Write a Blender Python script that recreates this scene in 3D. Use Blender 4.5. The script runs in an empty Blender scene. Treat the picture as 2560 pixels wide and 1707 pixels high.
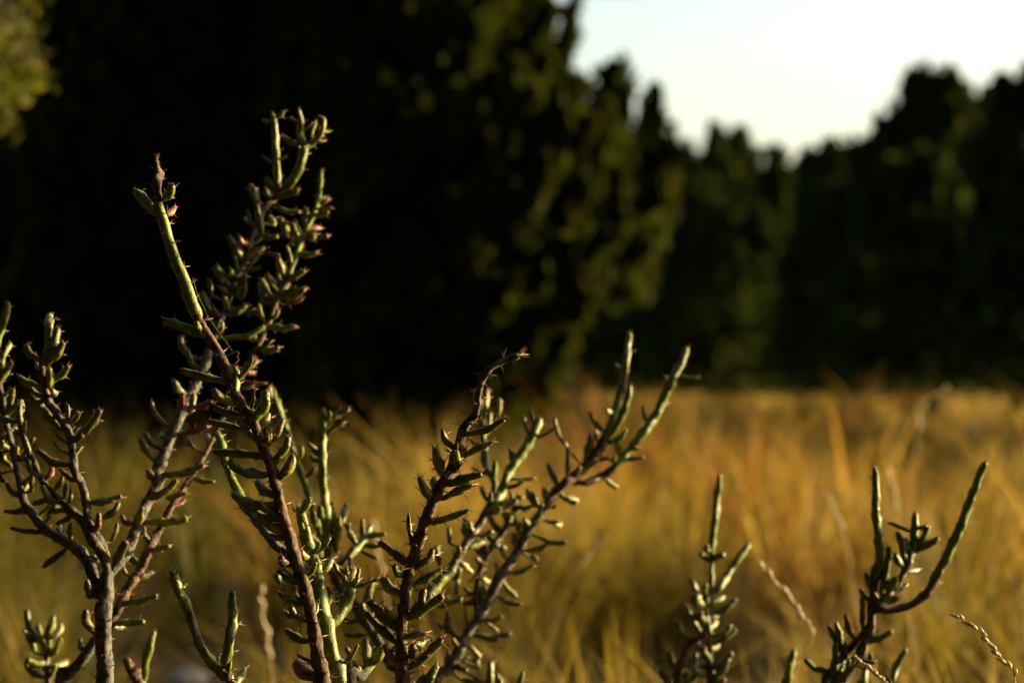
import bpy, math, random
import numpy as np
from mathutils import Vector, Matrix

# ------------------------------------------------------------------ camera, sky, sun, exposure
SC = bpy.context.scene
COL = SC.collection
CAM_H = 0.50
LENS = 70.0
PITCH = math.radians(0.83)
W36 = 36.0 / LENS                       # frame width per metre of distance
FOCUS = 1.0

cam_data = bpy.data.cameras.new('camera')
cam = bpy.data.objects.new('camera', cam_data)
COL.objects.link(cam)
cam.location = (0, 0, CAM_H)
cam.rotation_euler = (math.radians(90) + PITCH, 0, 0)
cam_data.lens = LENS
cam_data.sensor_width = 36.0
cam_data.clip_start = 0.05
cam_data.clip_end = 2000
cam_data.dof.use_dof = True
cam_data.dof.focus_distance = FOCUS
cam_data.dof.aperture_fstop = 7.2
SC.camera = cam

SUN_AZ = math.radians(71)               # to the right of the view direction (+Y), clockwise
SUN_EL = math.radians(8.5)
world = bpy.data.worlds.new('World')
SC.world = world
world.use_nodes = True
wn = world.node_tree
wn.nodes.clear()
sky = wn.nodes.new('ShaderNodeTexSky')
sky.sky_type = 'NISHITA'
sky.sun_disc = False
sky.sun_elevation = SUN_EL
sky.sun_rotation = SUN_AZ
sky.altitude = 100
sky.air_density = 1.0
sky.dust_density = 3.0
sky.ozone_density = 0.5
bg = wn.nodes.new('ShaderNodeBackground')
bg.inputs['Strength'].default_value = 0.095
wo = wn.nodes.new('ShaderNodeOutputWorld')
wn.links.new(sky.outputs[0], bg.inputs['Color'])
wn.links.new(bg.outputs[0], wo.inputs['Surface'])

sun_data = bpy.data.lights.new('sun', 'SUN')
sun_data.energy = 5.0
sun_data.angle = math.radians(0.53)
sun_data.color = (1.0, 0.80, 0.40)
sun = bpy.data.objects.new('sun', sun_data)
COL.objects.link(sun)
SUN_DIR = Vector((math.sin(SUN_AZ) * math.cos(SUN_EL), math.cos(SUN_AZ) * math.cos(SUN_EL), math.sin(SUN_EL)))
sun.rotation_euler = SUN_DIR.to_track_quat('Z', 'Y').to_euler()
sun.location = (8, 5, 6)

vs = SC.view_settings
SC.display_settings.display_device = 'sRGB'
vs.view_transform = 'Standard'
vs.look = 'None'
vs.gamma = 1.0
vs.use_curve_mapping = False
vs.exposure = 2.0
SC.render.engine = 'CYCLES'
SC.cycles.max_bounces = 6
SC.cycles.diffuse_bounces = 3
SC.cycles.glossy_bounces = 2
SC.cycles.transmission_bounces = 3
SC.cycles.sample_clamp_indirect = 4.0
SC.cycles.use_denoising = True

# ------------------------------------------------------------------ helpers
rnd = random.Random(11)
CAM = Vector((0, 0, CAM_H))
FWD = Vector((0, math.cos(PITCH), math.sin(PITCH)))
UP = Vector((0, -math.sin(PITCH), math.cos(PITCH)))
RIGHT = Vector((1, 0, 0))

def at(x, y, d):
    """photo pixel (2560 x 1707) at depth d metres -> world point"""
    u = (x - 1280.0) / 2560.0 * W36
    v = (853.5 - y) / 2560.0 * W36
    return CAM + (FWD + RIGHT * u + UP * v) * d

def px(w, d):
    return w / 2560.0 * W36 * d

def tag(o, label=None, cat=None, group=None, kind=None):
    if label: o['label'] = label
    if cat: o['category'] = cat
    if group: o['group'] = group
    if kind: o['kind'] = kind
    return o

def empty(name, loc):
    o = bpy.data.objects.new(name, None)
    o.empty_display_size = 0.02
    COL.objects.link(o)
    o.location = loc
    return o

def link(name, me, mat, parent=None):
    o = bpy.data.objects.new(name, me)
    COL.objects.link(o)
    if mat is not None and len(me.materials) == 0:
        me.materials.append(mat)
    if parent is not None:
        o.parent = parent
        bpy_inv = Matrix.Identity(4)
        p = parent
        off = Vector((0, 0, 0))
        while p is not None:
            off += Vector(p.location)
            p = p.parent
        o.location = -off          # mesh data is in world coordinates
    return o

def mesh_np(name, V, F, col=None, smooth=True):
    """V (n,3), F (m,k) with one k, col (n,3)"""
    V = np.asarray(V, dtype=np.float32); F = np.asarray(F, dtype=np.int32)
    me = bpy.data.meshes.new(name)
    k = F.shape[1]
    me.vertices.add(len(V)); me.vertices.foreach_set('co', V.ravel())
    me.loops.add(F.size); me.loops.foreach_set('vertex_index', F.ravel())
    me.polygons.add(len(F))
    me.polygons.foreach_set('loop_start', np.arange(0, F.size, k, dtype=np.int32))
    if smooth:
        me.polygons.foreach_set('use_smooth', np.ones(len(F), dtype=bool))
    if col is not None:
        a = me.color_attributes.new('Col', 'FLOAT_COLOR', 'POINT')
        c = np.ones((len(V), 4), dtype=np.float32); c[:, :3] = col
        a.data.foreach_set('color', c.ravel())
    me.update(calc_edges=True)
    return me

def nd(nt, kind, **kw):
    n = nt.nodes.new(kind)
    for k, v in kw.items():
        if k in n.inputs: n.inputs[k].default_value = v
        else: setattr(n, k, v)
    return n

def new_mat(name):
    m = bpy.data.materials.new(name)
    m.use_nodes = True
    nt = m.node_tree
    nt.nodes.clear()
    out = nt.nodes.new('ShaderNodeOutputMaterial')
    return m, nt, out

def skin_material(name, rough, spec, noise_scale, bump_scale, bump, sss=0.0, speck=0.25, scar=False):
    m, nt, out = new_mat(name)
    L = nt.links
    at_ = nd(nt, 'ShaderNodeAttribute', attribute_name='Col')
    tc = nd(nt, 'ShaderNodeTexCoord')
    n1 = nd(nt, 'ShaderNodeTexNoise', Scale=noise_scale, Detail=4.0)
    L.new(tc.outputs['Object'], n1.inputs['Vector'])
    mr = nd(nt, 'ShaderNodeMapRange')
    mr.inputs['From Min'].default_value = 0.3; mr.inputs['From Max'].default_value = 0.7
    mr.inputs['To Min'].default_value = max(0.12, 1 - speck * 1.6); mr.inputs['To Max'].default_value = 1 + speck * 1.6
    L.new(n1.outputs['Fac'], mr.inputs['Value'])
    mul = nd(nt, 'ShaderNodeVectorMath', operation='MULTIPLY')
    L.new(at_.outputs['Color'], mul.inputs[0])
    L.new(mr.outputs['Result'], mul.inputs[1])
    p = nd(nt, 'ShaderNodeBsdfPrincipled')
    p.inputs['Roughness'].default_value = rough
    p.inputs['Specular IOR Level'].default_value = spec
    if sss > 0:
        p.inputs['Subsurface Weight'].default_value = sss
        p.inputs['Subsurface Radius'].default_value = (0.003, 0.003, 0.001)
        p.inputs['Subsurface Scale'].default_value = 0.6
    base = mul.outputs[0]
    if scar:                                     # dry corky patches
        n3 = nd(nt, 'ShaderNodeTexNoise', Scale=115.0, Detail=3.0)
        L.new(tc.outputs['Object'], n3.inputs['Vector'])
        m3 = nd(nt, 'ShaderNodeMapRange')
        m3.inputs['From Min'].default_value = 0.58; m3.inputs['From Max'].default_value = 0.68
        m3.inputs['To Max'].default_value = 0.7
        L.new(n3.outputs['Fac'], m3.inputs['Value'])
        mx = nd(nt, 'ShaderNodeMix', data_type='RGBA')
        L.new(m3.outputs['Result'], mx.inputs[0])
        L.new(base, mx.inputs[6]); mx.inputs[7].default_value = (0.085, 0.055, 0.028, 1)
        base = mx.outputs[2]
    L.new(base, p.inputs['Base Color'])
    n2 = nd(nt, 'ShaderNodeTexNoise', Scale=bump_scale, Detail=5.0)
    L.new(tc.outputs['Object'], n2.inputs['Vector'])
    b = nd(nt, 'ShaderNodeBump', Strength=bump, Distance=0.0009)
    L.new(n2.outputs['Fac'], b.inputs['Height'])
    L.new(b.outputs[0], p.inputs['Normal'])
    L.new(p.outputs[0], out.inputs['Surface'])
    return m

def leaf_material(name, trans, rough=0.6, spec=0.25):
    m, nt, out = new_mat(name)
    L = nt.links
    at_ = nd(nt, 'ShaderNodeAttribute', attribute_name='Col')
    p = nd(nt, 'ShaderNodeBsdfPrincipled')
    p.inputs['Roughness'].default_value = rough
    p.inputs['Specular IOR Level'].default_value = spec
    L.new(at_.outputs['Color'], p.inputs['Base Color'])
    t = nd(nt, 'ShaderNodeBsdfTranslucent')
    L.new(at_.outputs['Color'], t.inputs['Color'])
    mx = nd(nt, 'ShaderNodeMixShader')
    mx.inputs[0].default_value = trans
    L.new(p.outputs[0], mx.inputs[1]); L.new(t.outputs[0], mx.inputs[2])
    L.new(mx.outputs[0], out.inputs['Surface'])
    return m

M_SKIN = skin_material('cactus_skin', 0.46, 0.32, 260, 900, 0.5, sss=0.0, speck=0.32, scar=True)
M_BARK = skin_material('cactus_bark', 0.78, 0.25, 300, 420, 1.0, speck=0.8)
M_SPINE = leaf_material('cactus_spine', 0.35, 0.4, 0.5)
M_GRASS = leaf_material('dry_grass', 0.45, 0.6, 0.12)
M_NEEDLE = leaf_material('juniper_foliage', 0.50, 0.8, 0.03)
M_LEAF = leaf_material('broad_leaf', 0.5, 0.55, 0.15)
M_SEED = leaf_material('seed_husk', 0.4, 0.45, 0.4)
M_TREEBARK = skin_material('tree_bark', 0.85, 0.2, 12, 40, 1.0, speck=0.35)

def ground_material():
    m, nt, out = new_mat('dry_soil')
    L = nt.links
    tc = nd(nt, 'ShaderNodeTexCoord')
    n1 = nd(nt, 'ShaderNodeTexNoise', Scale=1.3, Detail=8.0)
    L.new(tc.outputs['Object'], n1.inputs['Vector'])
    r = nd(nt, 'ShaderNodeValToRGB')
    r.color_ramp.elements[0].position = 0.3; r.color_ramp.elements[0].color = (0.07, 0.045, 0.015, 1)
    r.color_ramp.elements[1].position = 0.72; r.color_ramp.elements[1].color = (0.22, 0.14, 0.035, 1)
    L.new(n1.outputs['Fac'], r.inputs[0])
    p = nd(nt, 'ShaderNodeBsdfPrincipled')
    p.inputs['Roughness'].default_value = 0.95
    p.inputs['Specular IOR Level'].default_value = 0.1
    L.new(r.outputs[0], p.inputs['Base Color'])
    n2 = nd(nt, 'ShaderNodeTexNoise', Scale=60.0, Detail=6.0)
    L.new(tc.outputs['Object'], n2.inputs['Vector'])
    b = nd(nt, 'ShaderNodeBump', Strength=0.7, Distance=0.01)
    L.new(n2.outputs['Fac'], b.inputs['Height'])
    L.new(b.outputs[0], p.inputs['Normal'])
    L.new(p.outputs[0], out.inputs['Surface'])
    return m

def stone_material():
    m, nt, out = new_mat('limestone')
    L = nt.links
    tc = nd(nt, 'ShaderNodeTexCoord')
    n1 = nd(nt, 'ShaderNodeTexNoise', Scale=18, Detail=8.0)
    L.new(tc.outputs['Object'], n1.inputs['Vector'])
    r = nd(nt, 'ShaderNodeValToRGB')
    r.color_ramp.elements[0].position = 0.3; r.color_ramp.elements[0].color = (0.22, 0.20, 0.18, 1)
    r.color_ramp.elements[1].position = 0.7; r.color_ramp.elements[1].color = (0.45, 0.43, 0.40, 1)
    L.new(n1.outputs['Fac'], r.inputs[0])
    p = nd(nt, 'ShaderNodeBsdfPrincipled')
    p.inputs['Roughness'].default_value = 0.9
    L.new(r.outputs[0], p.inputs['Base Color'])
    L.new(p.outputs[0], out.inputs['Surface'])
    return m

# ------------------------------------------------------------------ ground
gn = 60
gx = np.sign(np.linspace(-1, 1, gn)) * np.abs(np.linspace(-1, 1, gn)) ** 3 * 500
GX, GY = np.meshgrid(gx, gx)
GZ = 0.03 * np.sin(GX * 0.9 + 1.3) * np.sin(GY * 0.7) * np.exp(-(GX ** 2 + GY ** 2) / 900)
GZ = GZ * (np.hypot(GX, GY) > 1.5)
gv = np.stack([GX.ravel(), GY.ravel(), GZ.ravel()], 1)
gi = np.arange(gn * gn).reshape(gn, gn)
gf = np.stack([gi[:-1, :-1].ravel(), gi[:-1, 1:].ravel(), gi[1:, 1:].ravel(), gi[1:, :-1].ravel()], 1)
tag(link('ground', mesh_np('ground', gv, gf), ground_material()), 'dry brown soil under the tall grass', None, None, 'structure')

# ------------------------------------------------------------------ juniper trees
def build_crown(name, spires, n, colr, seed, size=0.06, even_share=0.33):
    """spires: (base point, tip point, radius, weight, profile)"""
    rg = np.random.default_rng(seed)
    wts = np.array([s[3] for s in spires], float); wts /= wts.sum()
    V = []; C = []
    for s, wgt in zip(spires, wts):
        b = np.array(s[0]); t = np.array(s[1]); R = s[2]
        m = max(40, int(n * wgt))
        # clumps along the spire
        nc = max(14, int(m / 55))
        ct = rg.random(nc) ** 0.85
        ca = rg.random(nc) * 2 * np.pi
        prof = (1 - ct) ** (s[4] if len(s) > 4 else 1.05) * (0.55 + 0.45 * np.minimum(1, ct / 0.12)) * 1.35
        cr = prof * R * (0.35 + 0.65 * np.sqrt(rg.random(nc))) * (0.8 + 0.4 * rg.random(nc))
        ax = t - b; H = np.linalg.norm(ax)
        cpos = b + ax * ct[:, None] + np.stack([np.cos(ca) * cr, np.sin(ca) * cr, 0.15 * cr], 1)
        csz = np.clip(0.22 * R + 0.06 * H * (1 - ct), 0.08, 0.40) * (0.7 + 0.6 * rg.random(nc))
        csz *= 0.12 + 0.88 * (1 - ct)
        k = rg.integers(0, nc, m)
        off = rg.normal(size=(m, 3)); off /= np.linalg.norm(off, axis=1)[:, None] + 1e-6
        off *= (rg.random(m) ** 0.4)[:, None]
        off[:, 2] *= 1.35
        p = cpos[k] + off * csz[k][:, None]
        # part of the foliage fills the crown evenly, part forms small feathery leaders on the surface
        u = rg.random(m)
        ft = rg.random(m) ** 0.9; fa = rg.random(m) * 2 * np.pi
        ex = s[4] if len(s) > 4 else 1.05
        fr = (1 - ft) ** ex * (0.55 + 0.45 * np.minimum(1, ft / 0.12)) * 1.3 * R * np.sqrt(rg.random(m))
        even = b + ax * ft[:, None] + np.stack([np.cos(fa) * fr, np.sin(fa) * fr, 0 * fr], 1)
        p = np.where((u < even_share)[:, None], even, p)
        nl = max(8, int(m / 60))
        lt = 1 - rg.random(nl) ** 1.3 * 0.9; la = rg.random(nl) * 2 * np.pi
        lr = (1 - lt) ** ex * 1.3 * R * (0.75 + 0.3 * rg.random(nl))
        lb = b + ax * lt[:, None] + np.stack([np.cos(la) * lr, np.sin(la) * lr, 0 * lr], 1)
        ll = (0.05 * H + 0.08 * R) * (0.5 + rg.random(nl))
        kk = rg.integers(0, nl, m); hh = rg.random(m)
        sway = np.stack([np.cos(la) * 0.35, np.sin(la) * 0.35, np.ones(nl)], 1)
        lead = lb[kk] + sway[kk] * (ll[kk] * hh)[:, None] + rg.normal(size=(m, 3)) * (ll[kk] * 0.16 * (1 - hh))[:, None]
        p = np.where((u > 0.72)[:, None], lead, p)
        out = off * 0.6 + np.array([0, 0, 0.9]) + rg.normal(size=(m, 3)) * 0.5
        out[:, :2] += (np.stack([np.cos(ca), np.sin(ca)], 1)[k]) * 0.4
        out /= np.linalg.norm(out, axis=1)[:, None]
        side = np.cross(out, rg.normal(size=(m, 3))); side /= np.linalg.norm(side, axis=1)[:, None] + 1e-6
        ln = size * (0.6 + 0.9 * rg.random(m)); wd = ln * (0.22 + 0.2 * rg.random(m))
        q = np.stack([p - out * ln[:, None] * 0.5, p + side * wd[:, None], p + out * ln[:, None] * 0.6, p - side * wd[:, None]], 1)
        V.append(q.reshape(-1, 3))
        cl = np.array(colr)[rg.integers(0, len(colr), nc)][k] * (0.7 + 0.6 * rg.random((m, 1)))
        C.append(np.repeat(cl, 4, axis=0))
    V = np.concatenate(V); C = np.concatenate(C)
    keep = np.repeat(V.reshape(-1, 4, 3)[:, :, 2].min(1) > 0.02, 4)
    V = V[keep]; C = C[keep]
    F = np.arange(len(V)).reshape(-1, 4)
    return mesh_np(name, V, F, C, smooth=False)

def simple_tube(pts, rad, sides=8, col=(0.1, 0.08, 0.06), jitter=0.0, seed=0):
    rg = np.random.default_rng(seed)
    P = np.array([tuple(p) for p in pts], float); rad = np.array(rad, float)
    T = np.gradient(P, axis=0); T /= np.linalg.norm(T, axis=1)[:, None] + 1e-9
    ref = np.array([0.3, 1, 0.2]) if abs(T[0][1]) < 0.8 else np.array([1, 0.2, 0.3])
    U = np.cross(T, ref); U /= np.linalg.norm(U, axis=1)[:, None] + 1e-9
    W = np.cross(T, U)
    a = np.linspace(0, 2 * np.pi, sides, endpoint=False)
    rr = rad[:, None] * (1 + jitter * rg.normal(size=(len(P), sides)))
    V = P[:, None, :] + (U[:, None, :] * np.cos(a)[None, :, None] + W[:, None, :] * np.sin(a)[None, :, None]) * rr[:, :, None]
    V = V.reshape(-1, 3)
    n = len(P)
    i = np.arange(n * sides).reshape(n, sides)
    j = np.roll(i, -1, 1)
    F = np.stack([i[:-1].ravel(), j[:-1].ravel(), j[1:].ravel(), i[1:].ravel()], 1)
    C = np.tile(np.array(col, float), (len(V), 1)) if np.ndim(col) == 1 else np.repeat(np.array(col, float), sides, axis=0)
    return V, F, C

def merge(parts):
    V = []; F = []; C = []; o = 0
    for v, f, c in parts:
        V.append(v); F.append(f + o); C.append(c); o += len(v)
    return np.concatenate(V), np.concatenate(F), np.concatenate(C)

GREENS = [(0.024, 0.034, 0.003), (0.024, 0.029, 0.003), (0.019, 0.028, 0.003), (0.026, 0.028, 0.003), (0.026, 0.024, 0.003)]
DARKG = [(0.018, 0.031, 0.006), (0.024, 0.034, 0.005), (0.015, 0.026, 0.006), (0.029, 0.032, 0.006)]

def juniper(label, d, trunk_x, spec, n, colr, seed, size=0.06, even=0.5, group='junipers behind the field'):
    """spec rows: base px x,y ; tip px x,y ; radius px ; depth offset ; weight   (2352-wide picture pixels)"""
    k = 2560.0 / 2352.0
    root_p = at(trunk_x * k, 853.5, d); root_p.z = 0
    e = tag(empty('juniper_tree', root_p), label, 'tree', group)
    sp = []
    limbs = []
    rg = random.Random(seed)
    for (bx, by, tx, ty, r, dd, wt, *ex) in spec:
        b = at(bx * k, by * k, d + dd); t = at(tx * k, ty * k, d + dd * 1.05)
        R = px(r * k, d)
        sp.append((tuple(b), tuple(t), R, wt, ex[0] if ex else 1.05))
        limbs.append((b, t))
        if r > 66:                               # ragged side shoots on the larger masses
            e_ = ex[0] if ex else 1.05
            for _ in range(9):
                f_ = rg.uniform(0.25, 0.97); a_ = rg.uniform(0, 6.28)
                rr_ = R * 1.3 * (1 - f_) ** e_ * rg.uniform(0.8, 1.0)
                c_ = b.lerp(t, f_) + Vector((math.cos(a_) * rr_, math.sin(a_) * rr_, 0))
                h_ = (t - b).length * rg.uniform(0.05, 0.10)
                sp.append((tuple(c_ - Vector((0, 0, h_))), tuple(c_ + Vector((math.cos(a_) * h_ * 0.4, math.sin(a_) * h_ * 0.4, h_))), R * rg.uniform(0.14, 0.24), wt * 0.07, 1.0))
    cm = build_crown('crown', sp, n, colr, seed, size, even)
    cr = link('crown', cm, M_NEEDLE, e)
    top = max((t for b, t in limbs), key=lambda q: q.z)
    parts = []
    mid = root_p.lerp(top, 0.35) + Vector((rg.uniform(-.1, .1), rg.uniform(-.1, .1), 0))
    tp = [root_p, root_p.lerp(mid, 0.5) + Vector((0.04, 0, 0)), mid, mid.lerp(top, 0.5), top]
    H = top.z
    parts.append(simple_tube(tp, [0.03 * H, 0.024 * H, 0.018 * H, 0.010 * H, 0.003], 9, (0.045, 0.032, 0.025), 0.08, seed))
    for (b, t) in limbs[:14]:
        st = root_p.lerp(mid, rg.uniform(0.3, 0.9))
        parts.append(simple_tube([st, st.lerp(b, 0.6) + Vector((0, 0, 0.05)), b.lerp(t, 0.25), b.lerp(t, 0.9)], [0.008 * H, 0.006 * H, 0.004 * H, 0.002], 6, (0.045, 0.032, 0.025), 0.08, seed))
    v, f, c = merge(parts)
    link('trunk', mesh_np('trunk', v, f, c), M_TREEBARK, e)
    return e

# the large juniper whose right edge catches the sun
def mid_lobes():
    rg = random.Random(77)
    edge = [(-300, 1140), (0, 1165), (60, 1205), (240, 1240), (300, 1320), (420, 1405), (480, 1405), (600, 1345), (780, 1270), (900, 1230)]
    out = []
    while len(out) < 280:
        y = rg.uniform(-260, 880)
        xr = np.interp(y, [e[0] for e in edge], [e[1] for e in edge])
        x = xr + 35 - 640 * rg.random() ** 1.2
        if y < 150 and x < xr - 260: continue
        r = rg.uniform(22, 48)
        lean = rg.uniform(5, 60) if x > 1000 else rg.uniform(-40, 50)
        out.append((x - lean * 0.5 - r * 0.3, y + rg.uniform(40, 110), x - r * 0.2 + lean, y - rg.uniform(30, 110), r, rg.uniform(-0.75, 0.15), 0.25, rg.uniform(0.7, 1.1)))
    return out
juniper('large dark juniper in the middle, its ragged edge against the sky lit olive', 6.3, 900, [
    (1000, 1010, 1020, -800, 250, 0.35, 8.0, 0.5),
    (820, 980, 800, -600, 260, 0.2, 7.0, 0.5),
    (1190, 560, 1250, -60, 60, 0.15, 1.2),
    (1225, 460, 1318, 12, 62, -0.1, 1.3, 1.2),
    (1320, 560, 1416, 168, 112, 0.1, 2.4, 1.2),
    (1410, 580, 1508, 228, 88, 0.3, 1.8, 1.2),
    (1400, 640, 1535, 340, 80, 0.0, 1.4, 0.8),
    (1360, 720, 1528, 440, 80, -0.2, 1.4, 0.7),
] + [(x, 1000, x + 10, 790, 90, -0.45, 0.8, 0.5) for x in (780, 870, 940, 1010, 1090)] + mid_lobes(), 125000, GREENS, 3, 0.048, 0.55)
juniper('broad near-black juniper filling the upper corner behind the tall thorny stems', 7.4, 380, [
    (380, 980, 380, -900, 420, 0.5, 7.0, 0.5),
    (60, 980, 40, -800, 330, 0.3, 5.0, 0.5),
    (640, 980, 640, -800, 320, 0.5, 5.0, 0.5),
    (200, 960, 250, -150, 280, -0.5, 4.0, 0.5),
    (520, 960, 520, -150, 280, -0.5, 4.0, 0.5),
    (-250, 980, -280, -500, 330, 0.3, 3.0, 0.5),
], 80000, DARKG, 5, 0.11)
juniper('small distant juniper with twin pointed tips in the dip of the skyline', 19.0, 1660, [
    (1650, 560, 1640, 306, 110, 0.0, 1.8, 1.2),
    (1710, 560, 1706, 314, 105, 0.4, 1.8, 1.2),
    (1480, 900, 1480, 440, 130, 0.6, 2.0, 0.5),
    (1400, 900, 1400, 520, 120, 0.6, 2.0, 0.5),
    (1670, 900, 1670, 330, 130, 0.4, 3.0, 0.6),
    (1560, 880, 1572, 352, 80, 0.6, 1.4, 0.8),
    (1790, 900, 1775, 370, 80, -0.3, 2.0, 0.6),
    (1830, 900, 1828, 405, 80, 0.2, 1.6, 0.5),
    (1600, 900, 1610, 400, 120, -0.6, 2.0, 0.5),
    (1700, 900, 1690, 480, 160, -0.9, 2.0, 0.5),
], 62000, DARKG, 7, 0.085)
juniper('low dark juniper with one blunt peak at the foot of the right tree mass', 16.0, 1930, [
    (1915, 560, 1912, 338, 85, 0.0, 2.0, 1.2),
    (1880, 900, 1875, 366, 80, 0.3, 2.0, 0.55),
    (1965, 900, 1972, 352, 95, 0.1, 2.0, 0.55),
    (1920, 900, 1930, 450, 140, -0.6, 2.0, 0.5),
], 36000, DARKG, 9, 0.08)
juniper('tall dark juniper with two sharp spires against the bright sky', 15.0, 2150, [
    (2105, 420, 2098, 176, 100, 0.2, 2.0, 1.25),
    (2185, 420, 2188, 172, 100, -0.1, 2.0, 1.25),
    (2150, 900, 2150, 200, 140, 0.1, 4.0, 0.5),
    (2250, 900, 2246, 232, 110, 0.2, 3.0, 0.5),
    (2060, 900, 2058, 285, 100, 0.0, 3.0, 0.45),
    (2010, 900, 2005, 350, 70, -0.3, 2.0, 0.45),
    (2120, 900, 2120, 380, 190, -0.8, 3.0, 0.5),
], 62000, DARKG, 12, 0.08)
juniper('tallest dark juniper cut off by the right edge of the picture', 13.5, 2420, [
    (2310, 440, 2304, 192, 95, 0.0, 2.0, 1.25),
    (2370, 900, 2366, 190, 90, 0.1, 3.0, 0.6),
    (2340, 900, 2340, 250, 110, 0.2, 3.0, 0.45),
    (2460, 900, 2450, 120, 130, 0.2, 3.0, 0.6),
    (2580, 900, 2560, 60, 140, 0.1, 3.0, 0.5),
    (2400, 900, 2400, 360, 170, -0.7, 3.0, 0.5),
], 54000, DARKG, 14, 0.08)

def side_tree(label, x, y, h, seed):
    e = tag(empty('juniper_tree', (x, y, 0)), label, 'tree', 'junipers behind the field')
    rg = random.Random(seed)
    sp = [((x, y, 0.1), (x + 0.1, y, h), 0.30 * h, 4.0, 0.55)]
    for i in range(5):
        a = i * 1.26 + rg.random()
        sp.append(((x + math.cos(a) * 0.4, y + math.sin(a) * 0.4, 0.1), (x + math.cos(a) * 0.6, y + math.sin(a) * 0.6, h * rg.uniform(0.6, 0.9)), 0.2 * h, 1.5, 0.7))
    link('crown', build_crown('crown', sp, 26000, DARKG, seed, 0.12), M_NEEDLE, e)
    v, f, c = simple_tube([(x, y, -0.05), (x + 0.03, y, h * 0.35), (x + 0.06, y, h * 0.7), (x + 0.1, y, h * 0.97)], [0.05 * h, 0.035 * h, 0.02 * h, 0.004], 9, (0.045, 0.032, 0.025), 0.08, seed)
    link('trunk', mesh_np('trunk', v, f, c), M_TREEBARK, e)
side_tree('juniper beyond the right edge, nearest of the pair shading the far grass', 4.2, 9.2, 4.6, 61)
side_tree('juniper beyond the right edge, farther of the pair shading the far grass', 6.6, 11.2, 5.4, 62)

# far scrub closing the horizon between and beyond the junipers
def far_trees():
    rg = np.random.default_rng(21)
    sp = []
    for i in range(34):
        x = -34 + 68 * i / 33 + rg.normal() * 0.6
        y = 36 + rg.random() * 6
        h = 2.6 + rg.random() * 1.1
        sp.append(((x, y, -0.3), (x + rg.normal() * 0.2, y, h), 1.5 + rg.random() * 0.6, 1.0))
    return build_crown('far_wood', sp, 36000, DARKG, 22, 0.2)
tag(link('treeline', far_trees(), M_NEEDLE), 'low dark line of scrub closing the far end of the field', 'treeline', None, 'stuff')

def shade_screen():  # juniper screen added out of view to keep skylight off the shaded sides
    rg = np.random.default_rng(23)
    sp = []
    for i in range(22):
        a = math.radians(118 + 187 * i / 21)
        r = 3.3 + rg.random() * 1.2
        x, y = math.sin(a) * r, 0.6 + math.cos(a) * r
        sp.append(((x, y, -0.2), (x + rg.normal() * 0.2, y, 8.5 + rg.random() * 2.2), 1.25 + rg.random() * 0.4, 1.0, 0.5))
    return build_crown('shade_screen', sp, 70000, DARKG, 24, 0.24)
tag(link('shade_screen', shade_screen(), M_NEEDLE), 'unseen screen of juniper foliage added behind the viewpoint to block sky light', 'shade_screen', None, 'stuff')

# broadleaf branch at the upper left
def leafy_tree():
    k = 2560.0 / 2352.0
    root = at(-420 * k, 853.5, 3.5); root.z = 0
    e = tag(empty('leafy_tree', root), 'leafy tree at the upper left edge with sunlit yellow-green leaves', 'tree')
    rg = np.random.default_rng(31); rr = random.Random(31)
    top = root + Vector((0.1, 0.1, 2.9))
    parts = [simple_tube([root, root + Vector((0.03, 0, 0.8)), root + Vector((0.05, 0.05, 1.7)), top], [0.07, 0.055, 0.04, 0.012], 9, (0.10, 0.075, 0.05), 0.06, 1)]
    targets = [(20, 20, .05), (85, 8, .04), (50, 85, .05), (62, 100, .04), (15, 150, .05), (28, 175, .04), (118, 158, .032), (135, 190, .036), (150, 175, .02), (8, 235, .04),
               (42, 235, .032), (25, 265, .03), (68, 292, .022), (-30, 120, .07), (-60, 230, .06), (-60, 10, .07), (30, -80, .08), (110, -70, .05)]
    V = []; C = []
    anchors = [at((x * 0.8 - 32) * k, (y * 0.96 - 6) * k, 3.4 + rr.uniform(-.12, .12)) for x, y, r in targets]
    for (x, y, r), a in zip(targets, anchors):
        st = root.lerp(top, rr.uniform(0.45, 0.85))
        md = st.lerp(a, 0.6) + Vector((0, 0, 0.12))
        parts.append(simple_tube([st, st.lerp(md, 0.5) + Vector((0, 0, 0.05)), md, a], [0.014, 0.009, 0.005, 0.0015], 5, (0.10, 0.075, 0.05), 0.05, 2))
    spots = [(np.array(a), r * 0.95, int(17 * (r / 0.04) ** 1.6)) for (x, y, r), a in zip(targets, anchors)]
    for i in range(60):
        c = np.array(root) + np.array([rg.normal() * 0.35 - 0.25, rg.normal() * 0.4, 1.15 + rg.random() * 1.9])
        if c[0] > -0.95: continue
        spots.append((c, 0.12, 90))
    for c, r, m in spots:
        p = c + rg.normal(size=(m, 3)) * r * 0.62
        ax = rg.normal(size=(m, 3)) + np.array([0.2, 0, -0.5]); ax /= np.linalg.norm(ax, axis=1)[:, None]
        sd = np.cross(ax, rg.normal(size=(m, 3))); sd /= np.linalg.norm(sd, axis=1)[:, None]
        ln = (0.014 + 0.012 * rg.random(m))[:, None]; wd = ln * 0.34
        q = np.stack([p - ax * ln, p - ax * ln * 0.2 + sd * wd, p + ax * ln, p - ax * ln * 0.2 - sd * wd], 1)
        V.append(q.reshape(-1, 3))
        cl = np.array([(0.075, 0.080, 0.007), (0.105, 0.095, 0.008), (0.05, 0.060, 0.006)])[rg.integers(0, 3, m)] * (0.7 + 0.6 * rg.random((m, 1)))
        C.append(np.repeat(cl, 4, axis=0))
    V = np.concatenate(V); C = np.concatenate(C)
    link('crown', mesh_np('crown', V, np.arange(len(V)).reshape(-1, 4), C, False), M_LEAF, e)
    v, f, c = merge(parts)
    link('trunk', mesh_np('trunk', v, f, c), M_TREEBARK, e)
leafy_tree()

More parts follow.
